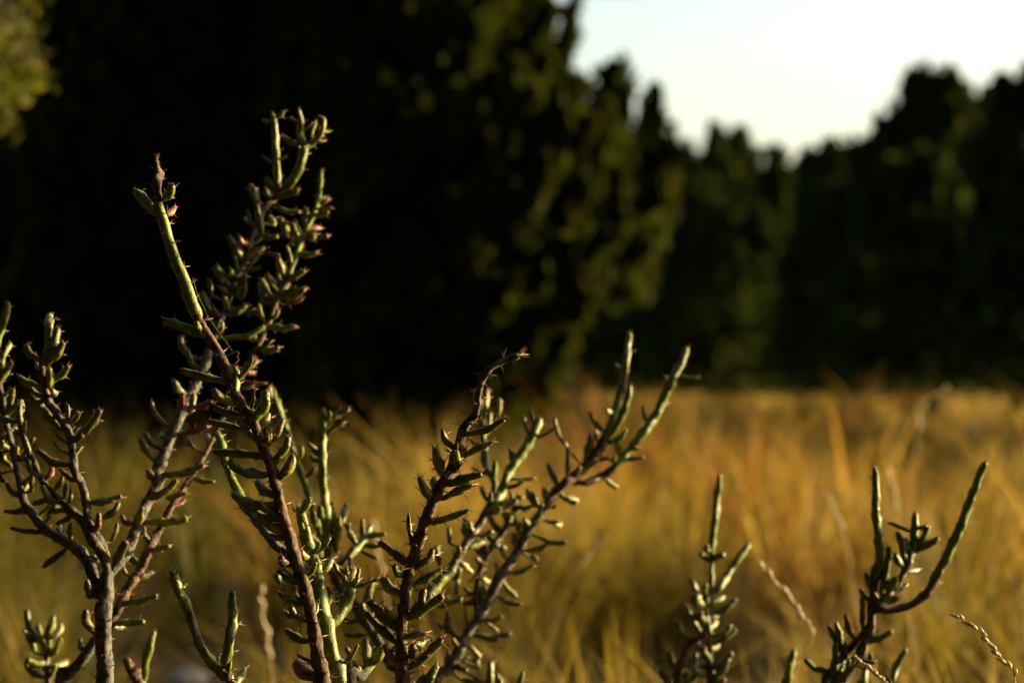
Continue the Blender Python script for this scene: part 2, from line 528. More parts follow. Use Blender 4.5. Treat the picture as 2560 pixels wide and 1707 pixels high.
# ------------------------------------------------------------------ grass
STRAW = np.array([0.37, 0.240, 0.048]); GOLD = np.array([0.36, 0.210, 0.026]); OLIVE = np.array([0.24, 0.165, 0.020])
RUST = np.array([0.32, 0.125, 0.018]); PALE = np.array([0.40, 0.275, 0.070])

def patch(x, y, s):
    return (np.sin(x * 1.7 * s + 1.1) * np.sin(y * 1.1 * s + 0.4) + 0.6 * np.sin(x * 3.9 * s + y * 2.3 * s + 2.0) + 0.4 * np.sin(x * 8.1 * s - y * 6.2 * s)) / 2.0

def grass(seed=41):
    rg = np.random.default_rng(seed)
    Vs = []; Fs = []; Cs = []; base = 0
    #        y0   y1   tufts/m2  blades  width
    bands = [(0.45, 1.7, 60, 34, 0.0016), (1.7, 3.4, 64, 52, 0.0016), (3.4, 6.0, 36, 34, 0.0028), (6.0, 11.0, 17, 26, 0.0036), (11.0, 20.0, 7, 22, 0.006), (20.0, 36.0, 2.0, 20, 0.012)]
    stone_c = np.array([-0.555, 3.25])
    for (y0, y1, dens, nb, wd) in bands:
        half = 0.31 * y1 + 0.9
        nt_ = int(dens * (y1 - y0) * 2 * half)
        tx = rg.uniform(-half, half, nt_); ty = rg.uniform(y0, y1, nt_)
        ok = np.abs(tx) < 0.30 * ty + 0.9
        ok &= rg.random(nt_) < np.clip(0.68 + 0.8 * patch(tx, ty, 1.6), 0.12, 0.97)
        lane = (np.abs(tx - stone_c[0] * ty / stone_c[1]) < 0.06 + 0.03 * ty) & (ty < 3.5) & (ty > 1.5)
        ok &= ~(lane & (rg.random(nt_) < 0.9))
        tx = tx[ok]; ty = ty[ok]; nt_ = len(tx)
        th = (0.32 + 0.10 * patch(tx, ty, 0.55) + 0.15 * patch(tx + 5, ty, 2.1) + 0.07 * rg.normal(size=nt_))
        th = np.clip(th, 0.15, 0.50)
        th = np.where(ty > 4.5, np.clip(th * (1 + 0.6 * np.clip(patch(tx * 1.6 + 1, ty * 0.6, 1.3), -0.6, 1)), 0.15, 0.66), th)
        near_cap = np.where(ty < 3.0, np.where(ty < 1.6, np.clip(0.15 + 0.085 * (ty - 0.5), 0.14, 0.30), 0.29), 1.0)
        th = np.minimum(th, near_cap)
        pal = np.stack([STRAW, GOLD, OLIVE, RUST, PALE])
        kp = patch(tx + 3, ty * 0.8, 0.8)
        ci = np.where(kp > 0.35, 1, np.where(kp > -0.05, 0, np.where(kp > -0.5, 2, 0)))
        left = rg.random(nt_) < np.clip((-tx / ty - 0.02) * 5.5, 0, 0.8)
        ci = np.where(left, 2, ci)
        ru = rg.random(nt_)
        ci = np.where(ru < 0.10, 3, np.where(ru > 0.94, 4, ci))
        spot = np.hypot((tx - 0.74) / 0.20, (ty - 5.4) / 0.7) < 1
        ci = np.where(spot & (ru < 0.5), 3, ci)
        th = np.where(spot, np.clip(th + 0.12, 0.36, 0.47), th)
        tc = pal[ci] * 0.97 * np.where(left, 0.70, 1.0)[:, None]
        n = nt_ * nb
        k = np.repeat(np.arange(nt_), nb)
        ang = rg.uniform(0, 2 * np.pi, n); rad = np.abs(rg.normal(size=n)) * 0.035 * (1 + 0.04 * ty[k])
        bx = tx[k] + np.cos(ang) * rad; by = ty[k] + np.sin(ang) * rad
        h = th[k] * (0.55 + 0.55 * rg.random(n))
        stalk = rg.random(n) < 0.0
        h = np.where(stalk & (ty[k] > 3.6), h * 1.2 + 0.04, h)
        h = np.minimum(h, 0.68)
        h = np.where(ty[k] < 1.6, np.minimum(h, np.clip(0.46 - 0.150 * ty[k], 0.15, 0.5)), h)
        lean = 0.8 * h * rg.random(n)
        la = ang + rg.normal(size=n) * 0.7
        dx = np.cos(la) * lean - 0.05 * h; dy = np.sin(la) * lean
        w = wd * (0.7 + 0.7 * rg.random(n))
        fa = rg.uniform(0, np.pi, n); sx = np.cos(fa); sy = np.sin(fa)
        segs = 4
        ts = np.linspace(0, 1, segs)
        wprof = np.stack([np.full(n, 0.8), np.full(n, 1.0), np.where(stalk, 0.5, 0.7), np.where(stalk, 0.9, 0.08)], 1)
        pts = []
        for j, t in enumerate(ts):
            cx = bx + dx * t ** 2; cy = by + dy * t ** 2; cz = h * (t - 0.18 * t ** 2 * np.where(stalk, 0, 1))
            ww = w * wprof[:, j]
            pts.append(np.stack([cx - sx * ww, cy - sy * ww, cz], 1)); pts.append(np.stack([cx + sx * ww, cy + sy * ww, cz], 1))
        V = np.stack(pts, 1)                                   # n, 2*segs, 3
        idx = np.arange(n * 2 * segs).reshape(n, 2 * segs) + base
        F = np.concatenate([np.stack([idx[:, 2 * j], idx[:, 2 * j + 1], idx[:, 2 * j + 3], idx[:, 2 * j + 2]], 1) for j in range(segs - 1)])
        c = tc[k] * (0.35 + 0.85 * rg.random((nt_, 1)))[k] * (0.85 + 0.3 * rg.random((n, 1)))
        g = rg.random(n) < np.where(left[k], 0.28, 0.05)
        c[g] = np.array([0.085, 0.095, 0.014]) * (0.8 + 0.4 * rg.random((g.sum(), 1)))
        Vs.append(V.reshape(-1, 3)); Fs.append(F); Cs.append(np.repeat(c, 2 * segs, axis=0)); base += n * 2 * segs
    return mesh_np('grass', np.concatenate(Vs), np.concatenate(Fs), np.concatenate(Cs), True)
tag(link('grass', grass(), M_GRASS), 'golden dry grass covering the sunlit field', 'grass', None, 'stuff')

# ------------------------------------------------------------------ cactus building
ZOOM = {'S': (0, 0, 1.0), 'Z1': (0, 700, .3234), 'Z2': (0, 1200, .3234), 'Z3': (300, 240, .3188), 'Z4': (300, 700, .3188), 'Z5': (400, 1200, .3233),
        'Z6': (850, 800, .3188), 'Z7': (850, 1200, .3233), 'Z8': (1300, 780, .3188), 'Z9': (1550, 1120, .3743), 'Z10': (1960, 1120, .3743)}
PIG = {'g': (0.115, 0.160, 0.014), 'd': (0.080, 0.118, 0.013), 'p': (0.105, 0.056, 0.036), 'r': (0.15, 0.045, 0.024), 'y': (0.30, 0.27, 0.045),
       'w': (0.078, 0.070, 0.066), 'b': (0.080, 0.045, 0.029), 'k': (0.060, 0.045, 0.036), 'l': (0.19, 0.19, 0.06), 'o': (0.30, 0.085, 0.025), 'm': (0.10, 0.085, 0.04)}  # l: lighter green, painted on joints that catch the sun, among others

PIG = {k: tuple(c * 0.72 for c in v) for k, v in PIG.items()}

def parse(s):
    z = None; out = []
    for tok in s.split():
        if tok in ZOOM: z = ZOOM[tok]; continue
        a, b, w = (float(q) for q in tok.split(','))
        out.append((z[0] + a * z[2], z[1] + b * z[2], w * z[2]))
    return out

def catmull(P, step):
    """P (n,k) control rows -> dense rows roughly 'step' apart (first 3 columns are position)"""
    P = np.asarray(P, float)
    out = []
    n = len(P)
    for i in range(n - 1):
        p0 = P[max(i - 1, 0)]; p1 = P[i]; p2 = P[i + 1]; p3 = P[min(i + 2, n - 1)]
        m = max(2, int(np.linalg.norm((p2 - p1)[:3]) / step))
        for j in range(m):
            t = j / m
            out.append(0.5 * ((2 * p1) + (-p0 + p2) * t + (2 * p0 - 5 * p1 + 4 * p2 - p3) * t * t + (-p0 + 3 * p1 - 3 * p2 + p3) * t ** 3))
    out.append(P[-1])
    return np.array(out)

def frames(P):
    T = np.gradient(P, axis=0); T /= np.linalg.norm(T, axis=1)[:, None] + 1e-12
    U = np.zeros_like(P)
    ref = np.array([0.0, 1.0, 0.0]) if abs(T[0][1]) < 0.85 else np.array([1.0, 0, 0])
    u = np.cross(T[0], ref); u /= np.linalg.norm(u)
    for i in range(len(P)):
        u = u - T[i] * np.dot(u, T[i]); u /= np.linalg.norm(u) + 1e-12
        U[i] = u
    return T, U, np.cross(T, U)

class Spines:
    def __init__(self): self.V = []; self.F = []; self.C = []; self.n = 0
    def add(self, p, d, ln, r, col):
        d = np.asarray(d, float); d = d / (np.linalg.norm(d) + 1e-9)
        a = np.cross(d, [0.31, 0.77, 0.55]); a /= np.linalg.norm(a) + 1e-9
        b = np.cross(d, a)
        p = np.asarray(p)
        ring = [p + (a * math.cos(t) + b * math.sin(t)) * r - d * ln * 0.1 for t in (0, 2.094, 4.189)]
        tip = p + d * ln
        self.V += ring + [tip]
        n = self.n
        self.F += [(n, n + 1, n + 3), (n + 1, n + 2, n + 3), (n + 2, n, n + 3)]
        self.C += [col] * 3 + [tuple(min(1.0, c * 1.2) for c in col)]
        self.n += 4

def organic_tube(P, R, C, sides, rg, areole_gap, bump, lump, spines, spine_len, cap=True, tipspines=0, spine_col=(0.20, 0.075, 0.030), crease=0.0):
    """P (n,3), R (n,), C (n,3): lumpy tube with raised areoles that carry spines"""
    n = len(P)
    T, U, Wv = frames(P)
    s = np.concatenate([[0], np.cumsum(np.linalg.norm(np.diff(P, axis=0), axis=1))])
    L = s[-1]
    a = np.linspace(0, 2 * np.pi, sides, endpoint=False)
    Rm = R.mean()
    # areoles on a spiral
    ars = []
    q = areole_gap * rg.uniform(0.3, 0.9); ph = rg.uniform(0, 6.28)
    while q < L - areole_gap * 0.2:
        ars.append((q, ph)); q += areole_gap * rg.uniform(0.42, 0.62); ph += 2.4 + rg.uniform(-.25, .25)
    disp = np.ones((n, sides))
    for (q, ph) in ars:
        da = np.angle(np.exp(1j * (a - ph)))
        ds = (s - q)
        up = np.where(ds > 0, ds / (0.30 * areole_gap), ds / (0.75 * areole_gap))     # tubercle: long below, short above
        disp += bump * np.exp(-up ** 2)[:, None] * np.exp(-(da / 0.55) ** 2)[None, :]
    if lump > 0:
        for _ in range(max(4, int(L / Rm * 1.2))):
            q = rg.uniform(0, L); ph = rg.uniform(0, 6.28); amp = rg.gauss(0, lump)
            da = np.angle(np.exp(1j * (a - ph)))
            disp += amp * np.exp(-((s - q) / (Rm * rg.uniform(0.5, 1.6))) ** 2)[:, None] * np.exp(-(da / 0.9) ** 2)[None, :]
        disp += np.random.default_rng(rg.randrange(10 ** 6)).normal(size=disp.shape) * lump * 0.28
    rr = R[:, None] * disp
    V = P[:, None, :] + (U[:, None, :] * np.cos(a)[None, :, None] + Wv[:, None, :] * np.sin(a)[None, :, None]) * rr[:, :, None]
    V = V.reshape(-1, 3)
    i = np.arange(n * sides).reshape(n, sides); j = np.roll(i, -1, 1)
    F = [tuple(x) for x in np.stack([i[:-1].ravel(), j[:-1].ravel(), j[1:].ravel(), i[1:].ravel()], 1)]
    Cc = np.repeat(C, sides, axis=0)
    V = list(map(tuple, V)); Cc = list(map(tuple, Cc))
    if cap:
        V.append(tuple(P[-1] + T[-1] * R[-1] * 0.12)); Cc.append(tuple(C[-1]))
        e = len(V) - 1
        F += [(i[-1][q], i[-1][(q + 1) % sides], e) for q in range(sides)]
    # spines
    if spines is not None:
        for (q, ph) in ars:
            ii = min(n - 1, int(np.searchsorted(s, q)))
            rad = U[ii] * math.cos(ph) + Wv[ii] * math.sin(ph)
            r0 = R[ii] * (1 + bump * 0.95)
            p = P[ii] + rad * r0
            for _ in range(rg.choice((1, 2, 2, 3))):
                d = rad + T[ii] * rg.uniform(-0.1, 0.75) + np.array([rg.gauss(0, .25) for _ in range(3)])
                f = rg.uniform(0.6, 1.35)
                sc = tuple(c * rg.uniform(0.6, 1.3) for c in spine_col)
                spines.add(p, d, spine_len * f, max(0.00018, spine_len * 0.085), sc)
        for _ in range(tipspines):
            ph = rg.uniform(0, 6.28)
            rad = U[-1] * math.cos(ph) + Wv[-1] * math.sin(ph)
            p = P[-1] + rad * R[-1] * rg.uniform(0.3, 0.95)
            d = T[-1] * rg.uniform(0.5, 1.2) + rad * rg.uniform(0.2, 0.9)
            sc = tuple(c * rg.uniform(0.6, 1.3) for c in spine_col)
            spines.add(p, d, spine_len * rg.uniform(0.7, 1.2), max(0.00018, spine_len * 0.085), sc)
    return V, F, Cc

def mesh_py(name, V, F, C, mat):
    me = bpy.data.meshes.new(name)
    me.from_pydata(V, [], F)
    me.polygons.foreach_set('use_smooth', np.ones(len(F), dtype=bool))
    ca = me.color_attributes.new('Col', 'FLOAT_COLOR', 'POINT')
    c4 = np.ones((len(V), 4), dtype=np.float32); c4[:, :3] = np.array(C, dtype=np.float32)
    ca.data.foreach_set('color', c4.ravel())
    me.materials.append(mat)
    me.update()
    return me

class Cactus:
    def __init__(self, label, depth, base_x, seed, spine=1.0, group='thorny cactus stems rising out of the grass', base_dx=0.0):
        self.rg = random.Random(seed)
        g = at(base_x, 1707, depth)
        self.base = Vector((g.x + base_dx, g.y, 0.0))
        self.root = tag(empty('cactus', self.base), label, 'cactus', group)
        self.stems = []          # (obj, P px rows, world rows, Spines)
        self.sp = spine
    def stem(self, name, s, d0, d1, cols, ground=False, root_to=None, tip=5, woody=None, bump=None, lump=None):
        rg = self.rg
        rows = parse(s)
        L = [0]
        for a, b in zip(rows, rows[1:]): L.append(L[-1] + math.hypot(a[0] - b[0], a[1] - b[1]))
        world = []
        n = len(rows)
        for (x, y, w), l in zip(rows, L):
            f = l / L[-1]
            d = d0 + (d1 - d0) * f
            p = at(x, y, d)
            world.append((p.x, p.y, p.z, px(w, d) / 2, f))
        if ground:
            p = world[0]
            b = self.base if ground is True else Vector(ground)
            w0 = p[3]
            pre = [(b.x, b.y, -0.02, w0 * 1.35, 0), (b.x * 0.75 + p[0] * 0.25 + 0.004, b.y * .75 + p[1] * .25, p[2] * 0.30, w0 * 1.25, 0),
                   (b.x * 0.3 + p[0] * 0.7 - 0.003, b.y * .3 + p[1] * .7, p[2] * 0.68, w0 * 1.1, 0)]
            world = pre + world
        A = np.array(world)
        A[1:-1, 1] += np.array([rg.gauss(0, 0.0018) for _ in range(len(A) - 2)])
        rm = A[:, 3].mean()
        D = catmull(A, max(0.0011, rm * 0.42))
        P = D[:, :3]; R = np.maximum(D[:, 3], 0.0002); f = np.clip(D[:, 4], 0, 1)
        keys = np.array([PIG[c] for c in cols])
        kf = np.linspace(0, 1, len(keys)) if len(keys) > 1 else np.array([0.0])
        C = np.stack([np.interp(f, kf, keys[:, q]) for q in range(3)], 1)
        isw = woody if woody is not None else (cols[0] in 'wbk')
        m = len(P)
        if tip: R[-2:] *= (0.93, 0.7)
        bp = bump if bump is not None else (0.20 if isw else 0.36)
        sp = Spines()
        gap = max(0.0055, rm * 2.2)
        V, F, Cc = organic_tube(P, R, C, (18 if isw else 14) if rm > 0.0015 else 7, rg, gap, bp, lump if lump is not None else (0.15 if isw else 0.04), sp, self.sp * (0.0020 + rm * 0.62), True, tip,
                                (0.16, 0.06, 0.028) if isw else (0.20, 0.085, 0.04))
        o = link(name, mesh_py(name, V, F, Cc, M_BARK if isw else M_SKIN), None, self.root)
        pxl = []
        for q in P[::2]:
            dv = Vector(q) - CAM
            dd = dv.dot(FWD)
            pxl.append((1280 + dv.dot(RIGHT) / dd / W36 * 2560, 853.5 - dv.dot(UP) / dd / W36 * 2560, dd))
        self.stems.append((o, np.array(pxl), P[::2], R[::2], sp, {}))
        return o
    def joints(self, z, s, dz=None):
        rg = self.rg
        z = ZOOM[z]
        for row in s.split(';'):
            row = row.strip()
            if not row: continue
            q = row.split(',')
            bx, by, tx, ty, w = (float(v) for v in q[:5])
            kind = q[5] if len(q) > 5 else 'g'
            bx, by, tx, ty, w = z[0] + bx * z[2], z[1] + by * z[2], z[0] + tx * z[2], z[1] + ty * z[2], w * z[2]
            best = None
            for si, st in enumerate(self.stems):
                d2 = (st[1][:, 0] - bx) ** 2 + (st[1][:, 1] - by) ** 2
                k = int(np.argmin(d2))
                if best is None or d2[k] < best[0]: best = (d2[k], si, k)
            dist = math.sqrt(best[0]); st = self.stems[best[1]]; k = best[2]
            d = st[1][k, 2]
            Lp = math.hypot(tx - bx, ty - by)
            full = max(Lp, w * 2.6)
            dd = math.sqrt(max(0.0, full * full - Lp * Lp)) + 0.22 * Lp * rg.random()
            sgn = rg.choice((-1, 1)) if dz is None else dz
            if dist > st[3][k] / (W36 * d) * 2560 + w:            # far from its stem: a little deeper into the shrub
                d0 = d + 0.004
            else: d0 = d
            b = at(bx, by, d0); t = at(tx, ty, d0 + sgn * px(dd, d0))
            c = Vector(st[2][k])
            ln = (t - b).length
            r = px(w, d0) / 2 * rg.uniform(0.70, 0.92)
            side = (t - b).cross(FWD).normalized()
            if side.z < 0: side = -side
            bend = -ln * rg.uniform(-0.03, 0.15)
            mid = b.lerp(t, 0.55) + side * bend * (1 if abs(tx - bx) > abs(ty - by) * 0.3 else 0.3)
            toward = c - b
            far = toward.length
            b2 = b + toward * min(1.0, (r * 1.6) / far) if far > r * 0.5 else b - (t - b) * 0.08
            if r < 0.0009: prof = (0.9, 1.0, 1.0, 0.8)
            else: prof = (rg.uniform(.5, .8), rg.uniform(.85, 1.05), rg.uniform(.92, 1.12), rg.uniform(.62, .95))
            A = [(b2.x, b2.y, b2.z, r * 0.55, 0.0)]
            if far > r * 3.2: A = [(c.x, c.y, c.z, r * 0.40, 0.0)] + [(c.x * .4 + b.x * .6, c.y * .4 + b.y * .6, c.z * .4 + b.z * .6 - r * .4, r * 0.45, 0.0)]
            A += [(b.x, b.y, b.z, r * prof[0], 0.05), (b.lerp(mid, .5).x, b.lerp(mid, .5).y, b.lerp(mid, .5).z, r * prof[1], 0.3),
                  (mid.x, mid.y, mid.z, r * prof[2], 0.58), (t.x, t.y, t.z, r * prof[3], 1.0)]
            D = catmull(A, max(0.0009, ln / 20))
            P = D[:, :3]; R = np.maximum(D[:, 3], 0.00015); f = np.clip(D[:, 4], 0, 1)
            R[-1] *= 0.80; R[-2] *= 0.96
            base_c = np.array(PIG[kind]) * rg.uniform(0.85, 1.2)
            if kind in 'gd':
                tipc = np.array(PIG['p']) if rg.random() < 0.5 else base_c * np.array([1.25, 1.0, 1.0])
                base_c = base_c * np.array([rg.uniform(0.85, 1.35), 1.0, rg.uniform(0.8, 1.2)])
            elif kind == 'p': tipc = np.array(PIG['p']) * 0.8; base_c = base_c * 0.6 + np.array(PIG['g']) * 0.4
            else: tipc = base_c * np.array([1.1, 0.9, 0.8])
            C = base_c + (tipc - base_c) * np.clip((f - 0.62) / 0.38, 0, 1)[:, None] ** 1.3
            V, F, Cc = organic_tube(P, R, C, 12, rg, max(0.0050, r * 2.0), 0.42, 0.07, st[4], self.sp * (0.0017 + r * 0.6), True, rg.choice((3, 4, 5)))
            o = link('joint', mesh_py('joint', V, F, Cc, M_SKIN), None, st[0])
    def extra(self, n, which, f0, f1, wpx, kinds, up=True):
        """smaller side joints scattered along given stems"""
        rg = self.rg
        rows = []
        for i in range(n):
            st = self.stems[which[i % len(which)]]
            q = st[1]
            m = len(q)
            k = min(m - 3, max(2, int(m * rg.uniform(f0, f1))))
            tx, ty = q[k + 2, 0] - q[k - 2, 0], q[k + 2, 1] - q[k - 2, 1]
            l = math.hypot(tx, ty) + 1e-6; tx /= l; ty /= l
            a = math.radians(rg.uniform(28, 75)) * rg.choice((-1, 1))
            dx, dy = tx * math.cos(a) - ty * math.sin(a), tx * math.sin(a) + ty * math.cos(a)
            w = wpx * rg.uniform(0.6, 1.05); L = wpx * rg.uniform(1.2, 4.2)
            ro = st[3][k] / (W36 * q[k, 2]) * 2560 * 0.8
            bx, by = q[k, 0] + dx * ro, q[k, 1] + dy * ro
            rows.append('%f,%f,%f,%f,%f,%s' % (bx, by, bx + dx * L, by + dy * L, w, rg.choice(kinds)))
        self.joints('S', ';'.join(rows))
    def sprout(self, z, s):
        """little crowns of young pointed leaves at growing tips: x,y,w,kind"""
        z = ZOOM[z]
        for row in s.split(';'):
            q = row.strip().split(',')
            x, y, w = z[0] + float(q[0]) * z[2], z[1] + float(q[1]) * z[2], float(q[2]) * z[2]
            best = None
            for si, st in enumerate(self.stems):
                d2 = (st[1][:, 0] - x) ** 2 + (st[1][:, 1] - y) ** 2
                k = int(np.argmin(d2))
                if best is None or d2[k] < best[0]: best = (d2[k], si, k)
            st = self.stems[best[1]]; d = st[1][best[2], 2]
            c = at(x, y, d); sp = Spines(); r = px(w, d)
            for i in range(9):
                a = self.rg.uniform(0, 6.28); e = self.rg.uniform(0.1, 0.7)
                dr = Vector((math.cos(a) * e, math.sin(a) * e, 1))
                cl = np.array(PIG[q[3]]) * self.rg.uniform(0.8, 1.2)
                sp.add(tuple(c - Vector((0, 0, r * 0.35)) + Vector((math.cos(a), math.sin(a), 0)) * r * 0.25), tuple(dr), r * self.rg.uniform(0.5, 0.95), r * 0.13, tuple(cl))
            link('young_leaves', mesh_py('young_leaves', [tuple(v) for v in sp.V], sp.F, sp.C, M_SPINE), None, st[0])['kind'] = 'stuff'
    def done(self):
        for (o, pxl, P, R, sp, _) in self.stems:
            if sp.n:
                q = link('spines', mesh_py('spines', [tuple(v) for v in sp.V], sp.F, sp.C, M_SPINE), None, o)
                q['kind'] = 'stuff'

# --- thick grey shrub at the left
A = Cactus('thick grey-trunked cactus at the far left, forking into many knobbly branches', 1.07, 258, 101, 0.9)
A.stem('trunk', 'Z2 795,1600,132 800,1300,126 806,1050,126 812,900,128 820,760,105 835,690,70', 1.07, 1.07, 'ww', ground=True, tip=0, bump=0.12)
A.stem('branch', 'Z2 770,900,80 735,810,92 682,660,88 600,540,84 500,468,78 330,370,74 250,250,68 185,165,62 Z1 150,1520,56 105,1380,52 50,1120,46 15,950,42 -15,800,40 -25,620,36', 1.07, 1.12, 'wwwwwwb')
A.stem('branch', 'Z2 838,720,60 790,560,66 715,435,80 640,310,74 545,232,68 430,130,60 350,30,52 Z1 318,1530,50 250,1385,48 168,1210,44 145,1040,34', 1.07, 1.09, 'wwwwbb')
A.stem('branch', 'Z2 835,600,52 770,440,56 690,330,60 660,150,60 622,0,56 Z1 600,1500,58 560,1320,58 512,1150,58 465,1055,62 372,930,58 335,760,48 322,640,44 345,560,42', 1.075, 1.07, 'wwwwwwbm')
A.stem('branch', 'Z2 825,760,70 880,690,70 960,590,80 1020,450,86 1100,260,82 1180,100,80 1240,-10,76 Z1 1205,1530,84 1290,1290,80 1390,1080,74 1450,920,70 1520,780,66 Z4 680,610,60 742,450,52 790,330,46 838,190,44 885,60,46 Z3 900,1440,46 962,1330,48 1022,1150,48 1085,1000,44 1130,885,44 1195,815,46 1240,765,50', 1.07, 1.19, 'wwwwwwwwb')
A.stem('branch', 'Z2 845,1110,60 885,1040,70 930,960,70 1012,800,70 1090,680,70 1160,530,64 1222,400,56 1300,250,55 1378,130,52 Z4 560,1540,48 640,1410,48 695,1310,36 745,1200,32 830,1020,34 920,830,36 1010,650,38 1090,500,40 1168,320,40 1232,170,42 1300,30,44 Z3 1325,1420,40 1392,1220,42 1450,1060,42 1528,900,42 1560,790,40 1580,585,24', 1.075, 1.2, 'bbbbbbmgg', woody=True)
A.stem('branch', 'Z2 470,1620,86 540,1500,80 640,1380,74 738,1236,68 790,1160,50', 1.09, 1.085, 'ww', ground=(-0.235, 1.12, 0), tip=0)
A.stem('branch', 'Z3 1230,760,46 1238,690,52 1226,500,50 1216,240,44 1198,140,24', 1.19, 1.19, 'gl', tip=4)
A.stem('branch', 'Z3 1235,775,54 1335,690,62 1415,545,62 1440,400,58 1412,300,48 1418,200,42 1402,105,22', 1.19, 1.18, 'gggl', tip=4)
A.stem('branch', 'Z3 1435,410,46 1500,365,48 1560,320,46 1598,240,36 1596,180,26 1555,158,12', 1.183, 1.18, 'gly', tip=2)
A.joints('Z2', '1050,760,1180,710,60,p; 960,950,1215,890,56,g; 880,1100,1115,1090,55,g; 860,1130,955,1132,56,p; 985,730,950,640,42,b; 1060,640,1010,560,60,g; 1200,540,1310,512,58,l; 1130,322,1450,300,76,g; 1150,470,1112,360,50,p; 1350,200,1430,150,52,r; 1290,135,1440,100,54,l')
A.joints('Z2', '890,640,970,470,84,p; 1060,360,1102,210,68,g; 1020,340,940,270,58,r; 1170,150,1370,0,64,g; 720,1170,662,1000,76,p; 692,900,672,770,64,p; 655,1310,622,1230,64,p; 868,745,712,440,74,g')
A.joints('Z2', '705,430,762,250,68,r; 800,290,920,170,58,p; 740,172,940,122,70,g; 470,210,330,40,60,g; 548,460,545,330,46,g; 500,540,335,670,64,d; 430,430,335,340,68,g; 340,400,80,370,40,r; 380,292,392,212,54,l; 458,402,462,350,46,l; 180,140,50,20,48,p; 172,90,212,5,42,l; 720,590,762,622,56,m; 860,470,905,330,45,p; 240,80,250,-40,52,p; 500,150,520,20,45,g')
A.joints('Z1', '470,1160,240,900,74,g; 580,1230,775,1000,70,p; 545,1100,602,1020,46,l; 430,890,402,850,60,l; 300,820,132,740,64,g; 386,820,380,680,60,g; 400,780,530,662,64,g; 300,610,200,510,60,p; 360,640,490,480,74,g; 345,590,446,370,84,g; 380,372,386,270,84,l; 570,1440,290,1310,60,p; 600,1560,470,1460,46,p; 350,1550,400,1430,60,r; 530,1060,525,960,30,p; 310,690,285,640,44,g')
A.joints('Z1', '240,1390,182,1200,58,p; 160,1190,150,960,50,p; 185,1180,192,1090,46,l; 315,1540,210,1380,54,g; 170,1010,165,930,52,l; 50,1040,100,840,60,g; 60,1030,135,960,50,g; 0,790,92,630,60,g; 20,600,80,490,54,g; 0,430,58,170,64,g; 0,1330,90,1440,54,g; 0,1050,42,1190,50,l; 115,1390,138,1290,42,y; 0,1490,50,1560,40,p; -5,700,20,560,60,g; 10,1230,70,1300,50,g')
A.joints('Z1', '1300,1130,1170,940,56,p; 1390,1000,1412,890,58,r; 1240,1310,1120,1180,58,p; 1220,1420,1080,1230,74,p; 1275,1215,1240,1190,50,p; 1190,1540,1140,1470,58,p; 1260,1512,1580,1430,66,g; 1430,890,1350,780,70,d; 1490,1530,1660,1560,50,g; 1400,1190,1610,1130,60,r; 1500,980,1640,940,60,r; 1482,1280,1460,1210,46,r; 1612,1260,1600,1190,46,l; 1570,720,1450,540,56,d; 1445,570,1400,450,56,d; 1480,1010,1500,880,54,l')
A.joints('Z4', '850,250,822,130,55,l; 820,270,990,190,60,d; 980,245,1130,250,50,d; 700,240,640,100,60,d; 830,455,1130,360,58,d; 1050,470,1052,420,50,l; 960,130,980,20,50,d; 1170,362,1380,362,60,g; 1100,530,1245,530,64,g; 1170,320,1240,230,42,p; 1260,140,1450,72,60,g; 1300,190,1430,150,50,r; 1120,120,1095,30,54,g; 965,720,1062,620,60,p; 950,700,1050,725,54,r; 950,792,1135,812,36,o; 540,1000,490,900,45,p; 770,420,800,330,40,l; 1195,180,1110,140,50,d; 560,820,640,700,40,b')
A.joints('Z3', '1080,830,1022,700,70,d; 1030,1000,982,960,36,l; 940,1280,852,1100,64,d; 950,1270,912,1200,42,l; 860,1500,752,1330,68,d; 830,1480,792,1400,44,l; 900,1560,982,1400,60,d; 880,1405,862,1370,58,d; 1100,1100,1240,1102,50,g; 1112,1080,1075,850,56,g; 1075,850,1035,710,50,l; 1212,1010,1172,940,50,l; 1292,990,1322,1060,42,l; 1302,1100,1262,960,60,d; 1200,850,1410,910,40,g; 1250,800,1400,730,50,d; 1340,1160,1352,1110,40,l; 1490,1120,1512,1080,46,l; 1470,1040,1572,1040,58,r; 1520,930,1632,908,54,g; 1390,1240,1552,1228,60,g; 1282,1400,1242,1270,54,l; 1222,1480,1152,1400,50,l; 1310,1450,1452,1370,60,g; 1290,1530,1452,1510,60,g; 1162,1540,1112,1440,54,l; 1450,1010,1462,880,50,d; 1240,780,1152,640,46,d; 1385,382,1270,312,46,g; 1500,310,1532,200,30,y; 1010,1180,940,1110,44,o; 1000,1340,1090,1240,36,p; 1150,1230,1240,1240,34,p; 720,1560,700,1440,50,d')
A.extra(30, (1, 2, 3), 0.35, 0.98, 16, 'gdpl')
A.extra(34, (4, 5), 0.5, 0.98, 16, 'gddplr')
A.extra(10, (7, 8, 9), 0.3, 0.95, 9, 'lg')
A.done()

K = Cactus('pair of short cactus shoots low beside the grey trunk, one withered', 1.10, 365, 102, 0.9)
K.stem('trunk', 'Z2 1080,1650,70 1100,1540,60 1130,1400,58 1160,1280,58 1190,1165,44', 1.14, 1.14, 'gg', ground=True)
K.stem('branch', 'Z2 1085,1640,62 1060,1550,74 1010,1450,78 975,1385,60', 1.12, 1.09, 'kp', woody=True)
K.joints('Z2', '1080,1540,1075,1460,54,g; 1010,1440,1030,1410,30,o')
K.done()

